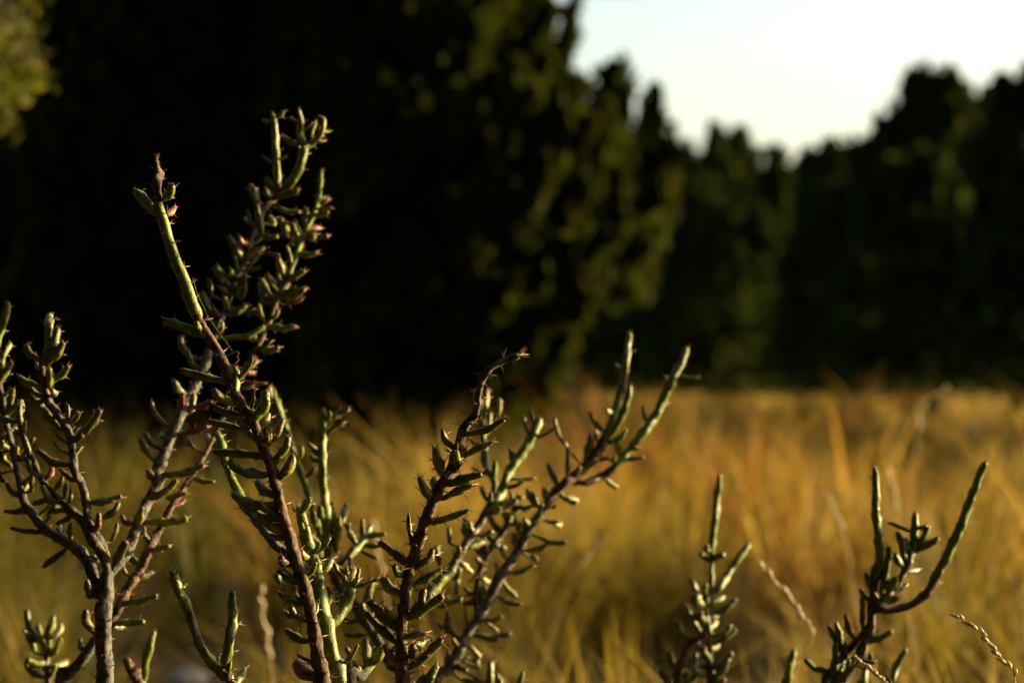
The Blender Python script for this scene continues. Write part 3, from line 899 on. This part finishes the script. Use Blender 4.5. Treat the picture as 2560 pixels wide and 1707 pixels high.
B = Cactus('small leafy-looking cactus sprig low in the left corner', 1.2, 118, 103, 0.7)
B.stem('trunk', 'Z2 372,1620,46 362,1450,44 372,1330,42 382,1230,40', 1.2, 1.2, 'bmg', ground=True, woody=False)
B.joints('Z2', '330,1260,205,1000,62,g; 380,1190,412,1050,62,g; 430,1200,476,1115,58,l; 370,1290,362,1150,58,g; 392,1350,452,1240,58,g; 345,1350,330,1240,58,g; 280,1330,202,1200,58,g; 345,1420,205,1385,62,g; 330,1520,198,1410,62,g; 400,1440,515,1395,62,l; 385,1520,432,1420,46,g; 260,1230,178,1160,56,d; 310,1210,300,1120,50,g; 440,1300,470,1220,46,l')
B.done()

C = Cactus('bright green cactus forked like a Y, standing low before a pale stone', 1.02, 560, 104, 1.1)
C.stem('trunk', 'Z2 1775,1640,56 1752,1540,56 1738,1480,60', 1.02, 1.02, 'bm', ground=True, tip=0, woody=False)
C.stem('branch', 'Z2 1742,1530,60 1690,1475,72 1605,1385,74 1535,1255,64 1500,1125,64 1450,985,68 1382,850,70 1345,730,72', 1.02, 1.015, 'gggmwmggg', woody=False)
C.stem('branch', 'Z2 1735,1450,50 1768,1290,78 1788,1100,74 1796,920,64 1800,850,34', 1.02, 1.025, 'ggggk', woody=False)
C.joints('Z2', '1755,1500,1785,1385,40,g; 1820,1570,1892,1450,76,g; 1415,830,1440,805,34,g; 1680,1400,1695,1350,22,p')
C.sprout('Z2', '1342,700,85,g')
C.done()

# --- tall central plant
D = Cactus('tall slender cactus with a dried brown flower tip, standing before the dark junipers', 1.0, 815, 105, 1.0)
D.stem('trunk', 'Z5 1250,1640,112 1232,1400,102 1190,1150,96 1132,900,96 1080,700,94 1010,480,90 950,270,84 900,80,80 Z4 1190,1480,76 1112,1300,76 1060,1140,76 985,1020,78 930,940,80 880,830,80 832,680,76 772,570,72 700,450,66 640,355,62 606,285,66', 1.0, 1.0, 'bbbbbbbbbbkbb', ground=True, tip=0)
D.stem('branch', 'Z4 612,310,66 596,260,94 570,200,100 522,60,92 Z3 505,1440,88 442,1300,84 382,1140,80 346,1000,84 318,900,78 310,850,56', 1.0, 1.0, 'gggggggd', tip=2, bump=0.10)
D.stem('dried_flower', 'Z3 312,880,46 306,800,50 297,700,66 300,610,54 292,560,44 283,490,26', 1.0, 1.0, 'kkkk', tip=12, woody=True, bump=0.45, lump=0.28)
D.joints('Z3', '275,910,118,742,84,g; 335,815,402,695,68,g; 362,930,430,868,54,o')
D.joints('Z4', '655,430,340,312,78,g; 830,800,480,708,76,g; 912,900,900,680,80,g; 900,960,730,856,80,g; 940,1060,700,968,74,d; 950,1172,700,1108,68,g; 1080,1270,962,1080,64,l; 1042,1110,1142,868,86,g; 1080,1190,1166,1040,68,l; 1142,1300,1276,1090,80,g; 1192,1450,1322,1228,84,g; 1100,1376,735,1345,76,d; 1130,1530,850,1418,86,g; 1250,1560,1352,1368,84,g; 1130,1262,1160,1220,52,p; 1028,1030,1052,860,24,k; 640,390,600,330,50,d')
D.joints('Z5', '880,200,560,108,90,d; 855,110,758,5,80,g; 900,70,878,-30,84,l; 920,310,700,218,60,d; 985,405,770,268,84,l; 1000,650,935,588,70,k; 1110,1085,1008,978,60,p; 1235,1530,1060,1415,112,r; 1060,560,1040,540,50,l')
D.stem('branch', 'Z5 1010,620,66 960,560,70 880,470,70 760,310,74 650,180,74 600,80,70 560,-5,60 Z4 842,1450,62 792,1260,58 762,1190,40', 1.01, 1.09, 'wwmgggg')
D.stem('branch', 'Z5 1385,1640,112 1342,1400,114 1292,1150,112 1252,960,110 1222,780,100 1190,640,90 1140,480,84 1110,330,78 1085,215,58', 1.02, 1.05, 'gggggggy', ground=(-0.085, 1.03, 0))
D.stem('branch', 'Z5 1300,1140,70 1420,1000,82 1470,850,86 1490,690,78', 1.03, 1.05, 'gggy')
D.joints('Z5', '1205,725,1050,560,80,y; 1230,720,1332,600,70,g; 1182,790,940,690,80,d; 1200,912,1020,830,74,d; 1285,955,1362,868,74,g; 1175,610,1090,545,60,y; 1030,800,898,738,74,d; 1090,260,1162,142,64,g; 1100,965,918,870,60,d; 1112,1245,980,1160,70,d; 1005,1055,950,1010,54,d; 1190,560,1230,480,50,g; 1200,700,1215,610,50,g; 1150,400,1090,330,50,g; 1260,870,1240,760,44,l; 1470,860,1540,680,40,g')
D.stem('dried_tendril', 'Z4 820,600,10 870,580,10 905,560,9 930,575,9 915,600,9 928,625,8 905,655,8 918,675,7', 1.0, 1.0, 'kk', woody=True, tip=2)
D.stem('dried_tendril', 'Z4 1035,1000,14 1060,940,12 1045,880,10 1062,850,9 1040,835,9 1050,820,8', 0.995, 0.995, 'bb', woody=True, tip=3)
D.sprout('Z5', '1050,200,90,y; 1085,210,70,y; 1485,680,100,y; 1060,560,60,y')
D.extra(24, (0,), 0.35, 0.93, 18, 'gdd')
D.extra(14, (4, 5), 0.3, 0.95, 17, 'gd')
D.done()
# --- bush behind it
J = Cactus('blurred upright cactus bush directly behind the tall slender stem', 1.2, 990, 106, 0.8)
J.stem('trunk', 'Z5 1870,1640,84 1780,1420,74 1680,1240,66 1570,1060,70 1480,930,70 1390,810,66 1325,690,62 1312,580,70', 1.12, 1.16, 'wwwbbm', ground=True, tip=0)
J.stem('branch', 'Z5 1318,640,80 1298,420,84 1282,250,76 1270,110,60 1262,0,60 Z4 1590,1450,60 1585,1250,56 1596,1025,42', 1.16, 1.16, 'gggggg')
J.stem('branch', 'Z5 1330,700,50 1420,620,58 1510,540,58 1580,450,56 1632,345,40', 1.16, 1.2, 'bmggg', woody=False)
J.stem('branch', 'Z5 1305,640,50 1220,330,52 Z4 1440,1568,52 1372,1400,52 1292,1150,54 1225,960,50 1180,835,42', 1.17, 1.22, 'gggggg')
J.stem('branch', 'Z5 1470,1650,92 1560,1500,76 1650,1400,70 1720,1290,60', 1.05, 1.07, 'wwgg', ground=(-0.03, 1.06, 0))
J.joints('Z5', '1342,460,1330,175,72,g; 1352,560,1388,285,62,l; 1402,330,1440,185,72,g; 1275,310,1238,205,66,d; 1252,600,1200,515,68,d; 1210,360,1180,235,60,d; 1350,685,1490,515,56,p; 1602,1420,1588,1220,74,g; 1615,1430,1722,1285,70,g; 1562,1490,1440,1290,74,d; 1432,1490,1472,1330,84,p; 1570,1200,1428,1190,54,d; 1590,960,1632,768,68,d; 1540,1080,1420,1070,50,d; 1400,840,1500,700,56,g; 1500,760,1460,590,50,p; 1240,500,1160,420,55,d; 1340,800,1345,700,60,g; 1330,900,1400,760,60,g; 1660,1230,1690,1120,56,g; 1480,950,1400,880,50,d; 1600,1090,1560,950,60,d')
J.joints('Z4', '1260,1080,1238,935,62,g; 1215,1110,1175,830,50,l; 1380,1430,1420,1300,44,g; 1430,1560,1530,1470,36,b')
J.extra(24, (0, 1, 2, 4), 0.5, 0.95, 18, 'gddp')
J.done()

# --- sharp stem in the centre
E = Cactus('sharp spiny cactus stem whose bare dark tip bends over to one side', 0.995, 1005, 107, 1.5)
E.stem('trunk', 'Z7 492,1640,86 482,1400,80 480,1150,80 502,900,84 540,680,86 590,520,80 650,330,80 710,200,80 762,60,76 Z6 835,1240,74 885,1140,76 932,1000,80 970,860,72 1040,770,56 1080,680,46 1086,600,50 1110,480,52 1150,410,50 1222,350,48 1310,310,54 1405,280,62', 0.995, 0.995, 'bbbbbbbbkkkkd', ground=True, tip=8, bump=0.30)
E.joints('Z6', '1000,895,1290,780,60,d; 900,1010,800,860,60,g; 950,1075,1195,958,60,d; 905,1145,912,1030,84,g; 800,1215,745,1003,84,g; 722,1412,625,1238,80,g; 752,1362,740,1240,74,g; 850,1286,1112,1208,68,d; 800,1400,1040,1288,74,g; 735,1588,1015,1490,64,d; 905,1190,950,1130,42,l')
E.joints('Z7', '560,515,528,260,44,k; 540,672,305,475,74,p; 602,670,716,530,68,p; 560,810,786,688,74,d; 502,740,420,660,60,d; 482,890,322,758,98,g; 530,1050,650,838,64,p; 540,1070,796,888,74,g; 440,1150,225,935,90,p; 432,1250,205,1020,84,p; 440,1080,350,990,60,g; 502,1212,670,1180,60,p; 530,1450,786,1220,80,g; 580,1590,752,1428,80,d; 440,1405,345,1270,68,r; 560,1360,562,1270,80,k; 590,1262,652,1240,68,g')
E.extra(7, (0,), 0.35, 0.7, 20, 'gdp')
E.done()

# --- soft diagonal plant behind the centre
Fp = Cactus('large soft-focus cactus leaning diagonally up to two long green prongs', 1.22, 1010, 108, 0.8)
Fp.stem('trunk', 'Z7 715,1640,90 850,1450,80 950,1250,80 1060,1080,76 1150,930,76 1222,790,76 1300,660,74 1390,530,70 1450,400,66 1540,280,66 1640,120,66 1735,20,66 Z8 410,1300,74 500,1220,76 600,1120,80 660,1000,74', 1.2, 1.25, 'wwwwwwbbb', ground=True, tip=0)
Fp.stem('branch', 'Z8 650,1020,70 722,880,72 770,700,64 808,560,52 830,400,50 848,260,46 862,165,40', 1.25, 1.26, 'mggggll')
Fp.stem('branch', 'Z8 400,1330,40 520,1335,48 640,1290,58 760,1200,60 860,1080,60 950,960,64 1060,820,66 1140,650,66 1210,500,60 1270,390,52 1308,280,42', 1.245, 1.27, 'bbbggggggll', woody=False)
Fp.stem('branch', 'Z8 690,990,44 740,910,54 792,820,56 848,650,46 862,575,38', 1.245, 1.24, 'gggg')
Fp.stem('branch', 'Z7 590,1060,60 700,870,84 860,680,76 980,480,62 1060,370,62 1130,245,62 1215,150,62 Z6 1260,1370,66 1312,1220,70 1400,1080,70 1500,930,66 1565,770,60', 1.15, 1.22, 'mggbbbggggg', woody=False)
Fp.stem('branch', 'Z7 1062,1080,50 1058,860,48 1080,700,48 1150,560,48 1262,400,46 1330,250,42 1380,110,36', 1.22, 1.25, 'bbbbmg', woody=False)
Fp.stem('branch', 'Z7 1200,180,40 Z6 1205,1260,54 1150,1150,60 1122,950,54 1108,700,52 1068,555,44', 1.2, 1.26, 'bggggy', woody=False)
Fp.joints('Z8', '300,1370,215,1190,48,p; 180,1520,80,1390,44,p; 512,1170,552,960,62,g; 650,930,545,780,52,g; 592,990,600,930,42,l; 790,1130,760,990,48,g; 715,1160,745,1130,46,l; 665,1305,762,1372,48,l; 355,1455,445,1492,48,l; 690,1030,835,915,42,g; 1165,590,1135,500,38,l; 370,1280,380,1060,46,g; 378,1070,270,825,40,p; 100,1500,60,1380,44,l; 420,1270,470,1200,40,l; 230,1500,190,1380,46,g; 560,1110,570,1000,40,l')
Fp.joints('Z7', '940,640,1018,712,58,l; 850,480,842,370,50,l; 985,450,962,300,68,g; 1000,520,1112,478,64,g; 890,610,922,515,58,g; 772,650,745,505,58,g; 1100,430,1175,398,58,l; 1170,262,1240,218,52,l; 1250,180,1412,130,54,g; 1200,180,1090,50,58,g; 1230,150,1242,60,52,g; 900,890,908,750,50,l; 1080,520,1212,510,54,d; 930,700,880,760,50,g; 1040,420,1000,320,44,g')
Fp.joints('Z7', '1510,430,1752,480,50,g; 1450,550,1602,498,54,g; 1480,582,1525,612,58,l; 1350,722,1502,658,62,g; 1260,790,1362,900,50,l; 1220,900,1402,958,50,p; 1110,840,1100,980,58,g; 1130,1080,1252,1050,52,l; 1110,1080,1222,1170,44,l; 1040,1192,1318,1185,58,p; 780,972,942,918,58,g; 960,960,1050,900,50,r; 862,1172,760,1110,58,p; 892,1210,830,1020,76,p; 990,1270,1082,1372,50,l; 880,1430,980,1470,50,m; 1152,1570,1160,1400,66,g; 940,1540,1102,1552,58,g; 1062,1440,1040,1360,58,g; 1302,630,1250,500,50,d; 1382,540,1340,400,50,l; 1400,430,1350,290,50,g; 1470,360,1420,300,46,l; 1560,240,1500,110,44,p; 1670,345,1710,325,44,l; 1580,312,1690,322,40,g; 1640,212,1672,190,36,l; 1740,140,1835,162,58,l; 1100,760,1150,790,56,l; 1180,960,1110,820,48,l')
Fp.joints('Z7', '1240,420,1180,330,50,d; 1300,320,1250,220,48,g; 1320,280,1400,210,46,d; 1200,500,1140,420,46,d; 1120,640,1050,600,46,p; 1080,720,1000,780,46,d; 1350,200,1320,90,44,g; 1440,420,1500,330,46,d; 1520,300,1560,180,50,d; 1420,460,1430,330,44,l; 1600,180,1580,60,46,d; 1050,880,960,830,48,d; 1010,1180,1080,1090,48,d; 940,1290,870,1220,50,p; 1240,780,1210,640,46,d')
Fp.joints('Z6', '1110,800,1060,560,46,y; 1130,800,1152,545,48,y; 1190,800,1252,620,48,l; 1150,900,1180,720,50,g; 1210,1250,1215,1095,52,g; 1490,930,1480,870,40,y; 1120,1000,1100,900,50,d')
Fp.extra(26, (0, 4, 5), 0.4, 0.97, 17, 'gddlp')
Fp.extra(14, (1, 2, 6), 0.2, 0.95, 13, 'gl')
Fp.done()
SP = Cactus('tiny cactus shoots peeping over the lower edge below the diagonal plant', 1.2, 1300, 113, 0.8)
SP.stem('trunk', 'Z7 1385,1650,40 1395,1560,40 1415,1480,34', 1.2, 1.2, 'gg', ground=True)
SP.stem('branch', 'Z7 1240,1650,40 1225,1570,42 1212,1495,36', 1.2, 1.2, 'gg', ground=True)
SP.done()

# --- right-hand sprigs
G = Cactus('dark soft-focus cactus with one thin straight spire, standing in golden grass', 1.28, 1775, 109, 0.6)
G.stem('trunk', 'Z9 606,1660,54 592,1450,50 590,1250,50 565,1100,50 572,985,46 606,940,36 612,780,30 612,650,40 630,500,44 650,350,44 668,175,32', 1.28, 1.28, 'bbbmbgggg', ground=True, woody=False)
G.stem('branch', 'Z9 572,985,44 655,930,48 740,810,46 800,720,46 862,640,38', 1.28, 1.30, 'mgggg', woody=False)
G.stem('branch', 'Z9 380,1660,44 402,1460,40 452,1320,40 520,1270,40 582,1240,40', 1.28, 1.27, 'wwbb', ground=True)
G.joints('Z9', '605,755,538,708,44,d; 618,745,692,708,48,d; 600,690,585,648,44,d; 515,955,460,860,40,p; 540,980,482,1000,58,d; 565,970,570,908,48,d; 520,1120,430,1045,48,d; 470,1270,380,1155,58,d; 520,1210,445,1070,52,d; 560,1060,500,990,66,d; 600,1050,692,990,54,d; 640,1110,772,1005,46,d; 600,1130,662,1100,40,l; 640,1250,742,1180,44,l; 620,1310,775,1208,48,d; 610,1340,652,1280,48,l; 370,1480,328,1350,48,d; 340,1580,272,1470,58,d; 610,1480,745,1360,58,d; 460,1460,505,1365,48,d; 540,1460,600,1430,56,d; 620,1560,722,1400,54,d; 360,1520,395,1420,44,p; 470,1580,440,1500,46,d; 590,1520,490,1480,50,d; 560,1360,500,1290,50,d; 570,1160,540,1090,56,d; 600,1400,560,1330,48,d; 640,1590,690,1540,50,d; 600,1200,640,1150,46,l; 420,1570,520,1500,44,g; 380,1600,300,1560,50,g')
G.extra(12, (0, 2), 0.4, 0.62, 17, 'ddg')
G.done()
H = Cactus('dark cactus at the right with an upright prong and one arm curving upward', 1.17, 2080, 110, 0.75)
H.stem('trunk', 'Z10 330,1660,70 400,1530,64 480,1420,56 540,1300,54 580,1180,56 582,1060,54 600,930,50 612,860,50', 1.17, 1.17, 'wwwwbb', ground=True, tip=0)
H.stem('branch', 'Z10 605,900,46 640,720,60 630,560,56 610,420,50 610,270,46 604,130,36', 1.17, 1.17, 'mggggg', woody=False)
H.stem('branch', 'Z10 590,1090,44 650,1010,46 725,945,50 790,850,46 832,760,46 862,650,58 872,540,48 876,430,40', 1.17, 1.18, 'bbbmggg', woody=False)
H.stem('branch', 'Z10 585,1090,44 640,1075,45 740,1080,46 860,1030,50 960,950,56 1040,810,60 1110,680,60 1180,530,60 1240,380,56 1300,210,50 1345,92,36', 1.17, 1.16, 'bbbbgggggg', woody=False)
H.stem('branch', 'Z10 265,1660,70 325,1490,60 440,1330,46 520,1240,40 575,1170,40', 1.18, 1.17, 'wwbb', ground=True, tip=0)
H.joints('Z10', '850,700,755,560,54,d; 830,690,822,600,50,d; 870,692,1032,598,50,d; 890,660,962,515,48,d; 805,800,742,705,50,d; 825,825,905,808,46,d; 730,965,825,905,46,d; 680,920,742,870,58,d; 650,960,705,655,46,d; 640,1010,765,998,58,l; 590,960,545,830,50,d; 600,910,592,790,40,d; 575,1020,510,940,46,p; 530,1230,520,990,40,b; 480,1290,412,1108,50,d; 390,1380,300,1185,48,d; 390,1340,345,1160,48,d; 560,1290,720,1222,54,d; 310,1490,138,1408,46,d; 335,1530,345,1300,56,d; 420,1400,405,1290,46,d; 500,1400,545,1300,40,m; 480,1420,610,1430,44,d; 640,1040,600,960,46,d; 620,900,660,800,44,l; 430,1480,470,1380,46,m; 370,1500,400,1400,50,d; 540,1470,580,1370,44,d')
H.extra(9, (0, 2, 4), 0.5, 0.9, 17, 'ddg')
H.done()
I1 = Cactus('lone short cactus prong beside a beaded grass head', 1.25, 1970, 111, 0.7)
I1.stem('trunk', 'Z10 5,1660,50 20,1540,52 40,1440,50 66,1345,42', 1.25, 1.25, 'gggg', ground=True)
I1.joints('Z10', '25,1520,45,1440,40,l')
I1.done()
I2 = Cactus('two thin cactus shoots low at the right, behind the curving-arm plant', 1.22, 2225, 112, 0.7)
I2.stem('trunk', 'Z10 690,1650,44 720,1540,46 765,1440,46 815,1340,38', 1.22, 1.22, 'gggg', ground=True)
I2.stem('branch', 'Z10 515,1660,44 525,1560,46 545,1465,38', 1.24, 1.24, 'ggg', ground=True)
I2.done()

# ------------------------------------------------------------------ single grass stalks with beaded seed heads
def spikelet_mesh(seed):
    rg = random.Random(seed)
    V, F, C = [], [], []
    prof = [(0, .25), (.2, .8), (.45, 1.0), (.7, .75), (.9, .35), (1.0, .06)]
    for i, (t, r) in enumerate(prof):
        for j in range(6):
            a = j * math.pi / 3
            V.append((math.cos(a) * r * 0.5 * (1 + rg.uniform(-.12, .12)), math.sin(a) * r * 0.36, t))
            C.append(tuple(c * rg.uniform(0.85, 1.15) for c in (0.46, 0.37, 0.23)))
    for i in range(len(prof) - 1):
        for j in range(6):
            F.append((i * 6 + j, i * 6 + (j + 1) % 6, (i + 1) * 6 + (j + 1) % 6, (i + 1) * 6 + j))
    return mesh_py('spikelet', V, F, C, M_SEED)
SPIKE = [spikelet_mesh(i) for i in range(3)]

def seed_stalk(label, s, d, n_sp, size_px, seed, head=1.0, stem_w=6, ground_dx=0.05, tint=(0.38, 0.27, 0.12)):
    """points run from tip down to the last visible point; the culm goes on to the ground"""
    rg = random.Random(seed)
    rows = parse(s)
    pts = [at(x, y, d + rg.uniform(-.002, .002)) for x, y, w in rows]
    last = pts[-1]
    g = Vector((last.x + ground_dx, last.y + rg.uniform(0, 0.03), -0.01))
    e = tag(empty('grass_stalk', (g.x, g.y, 0)), label, 'grass stalk', 'grass stalks with seed heads')
    path = [(p.x, p.y, p.z) for p in pts]
    head_n = len(path)
    path += [tuple(last.lerp(g, 0.35) + Vector((ground_dx * 0.25, 0, 0))), tuple(last.lerp(g, 0.7) + Vector((ground_dx * 0.2, 0, 0))), tuple(g)]
    Dn = catmull(np.array(path), 0.004)
    r = px(stem_w, d) / 2
    v, f, c = simple_tube(Dn, np.linspace(r * 0.5, r * 1.6, len(Dn)), 6, tint)
    link('stem', mesh_np('stem', v, f, c), M_SEED, e)
    Hd = catmull(np.array(path[:head_n]), 0.002)
    Hd = Hd[:max(4, int(len(Hd) * head))]
    for i in range(n_sp):
        k = int((i + 0.3) / n_sp * (len(Hd) - 2))
        p = Vector(Hd[k]); t = (Vector(Hd[k]) - Vector(Hd[k + 1])).normalized()
        sd = Vector((rg.uniform(-1, 1), rg.uniform(-1, 1), rg.uniform(-1, 1))).cross(t).normalized() * (1 if i % 2 else -1)
        dr = (t + sd * 0.35).normalized()
        o = bpy.data.objects.new('spikelet', SPIKE[i % 3])
        COL.objects.link(o); o.parent = e
        L = px(size_px, d) * rg.uniform(0.8, 1.2)
        o.location = p - Vector(e.location)
        o.rotation_euler = dr.to_track_quat('Z', 'Y').to_euler()
        o.scale = (L * 0.62, L * 0.62, L)

seed_stalk('sharp beaded grey seed head arching in from the lower right corner', 'Z10 1160,1122,1 1250,1180,1 1330,1250,1 1400,1340,1 1480,1430,1 1532,1490,1 1548,1590,1', 1.05, 17, 24, 201, 1.0, 5, 0.03)
seed_stalk('pale beaded grass head crossing the foot of the curving-arm cactus', 'Z10 500,1412,1 580,1470,1 650,1530,1 740,1600,1', 1.05, 11, 20, 202, 1.0, 5, 0.06)
seed_stalk('blurred pale beaded grass head leaning over the lone short prong', 'Z9 955,805,1 1010,860,1 1070,930,1 1130,990,1 1185,1075,1 1235,1150,1 1290,1220,1 1275,1270,1 1220,1370,1 1170,1480,1 1120,1620,1', 1.38, 14, 24, 203, 0.6, 9, -0.05)
seed_stalk('blurred straw-coloured stalk between the Y-shaped cactus and the tall stem', 'Z5 780,850,1 785,1000,1 825,1200,1 855,1400,1 880,1600,1', 1.75, 20, 22, 204, 0.8, 6, 0.02)
seed_stalk('blurred pale stalk rising beside the bush behind the tall stem', 'Z5 1650,380,1 1672,560,1 1720,720,1 1750,900,1 1790,1200,1', 1.9, 14, 22, 205, 0.5, 6, 0.02)
seed_stalk('faint pale grass head slanting over the gold grass right of the diagonal cactus', 'Z9 -120,600,1 -190,680,1 -260,790,1 -330,900,1 -400,1100,1', 2.0, 14, 20, 206, 0.5, 5, -0.05)
seed_stalk('tall golden stalk nodding above the far grass at the right', 'Z10 1070,-390,1 1000,-350,1 930,-290,1 905,-210,1 890,-60,1 880,200,1', 2.6, 14, 18, 207, 0.6, 5, -0.03)
seed_stalk('blurred upright pale stalk behind the upright prong of the right-hand cactus', 'Z10 700,180,1 725,280,1 745,400,1 770,600,1 790,900,1', 2.0, 12, 18, 208, 0.4, 4, 0.03)
seed_stalk('blurred leaning pale stalk left of the upright prong of the right-hand cactus', 'Z10 280,310,1 340,430,1 390,540,1 430,700,1 470,1000,1', 2.0, 12, 18, 209, 0.45, 4, 0.04)

# ------------------------------------------------------------------ pale stone in the grass
def stone(label, x, y, d, wpx, seed):
    rg = np.random.default_rng(seed)
    n, m = 14, 9
    V = []
    ph = rg.random(6) * 6.28
    for i in range(m):
        th = math.pi * i / (m - 1)
        for j in range(n):
            a = 2 * math.pi * j / n
            r = 1 + 0.13 * math.sin(2 * a + ph[0]) + 0.10 * math.sin(3 * a + ph[1] + th * 2) + 0.07 * math.sin(5 * th + ph[2] + a) + 0.05 * rg.normal()
            V.append((math.sin(th) * math.cos(a) * r, math.sin(th) * math.sin(a) * r * 0.8, math.cos(th) * r * 0.62))
    V = np.array(V)
    F = []
    for i in range(m - 1):
        for j in range(n):
            F.append((i * n + j, i * n + (j + 1) % n, (i + 1) * n + (j + 1) % n, (i + 1) * n + j))
    R = px(wpx, d) / 2
    c = at(x, y, d)
    V = V * R
    me = mesh_np('stone', V, np.array(F), None, True)
    o = link('stone', me, stone_material())
    o.location = (c.x, c.y, max(R * 0.35, 0.0) + 0.0)
    tag(o, label, 'stone')
stone('pale grey stone half hidden in the grass behind the Y-shaped cactus', 468, 1690, 3.1, 120, 5)

# ------------------------------------------------------------------ spider silk
def thread(label, s, d0, d1):
    rows = parse(s)
    P = [at(x, y, d0 + (d1 - d0) * i / (len(rows) - 1)) for i, (x, y, w) in enumerate(rows)]
    v, f, c = simple_tube(P, [0.00004] * len(P), 4, (0.6, 0.58, 0.5))
    tag(link('spider_thread', mesh_np('spider_thread', v, f, c), M_SEED), label, 'thread')
thread('fine spider thread slanting from the green stem to the curled dry tendril', 'Z4 570,-20,1 600,90,1 650,200,1 690,290,1 800,440,1 880,555,1', 1.0, 1.0)
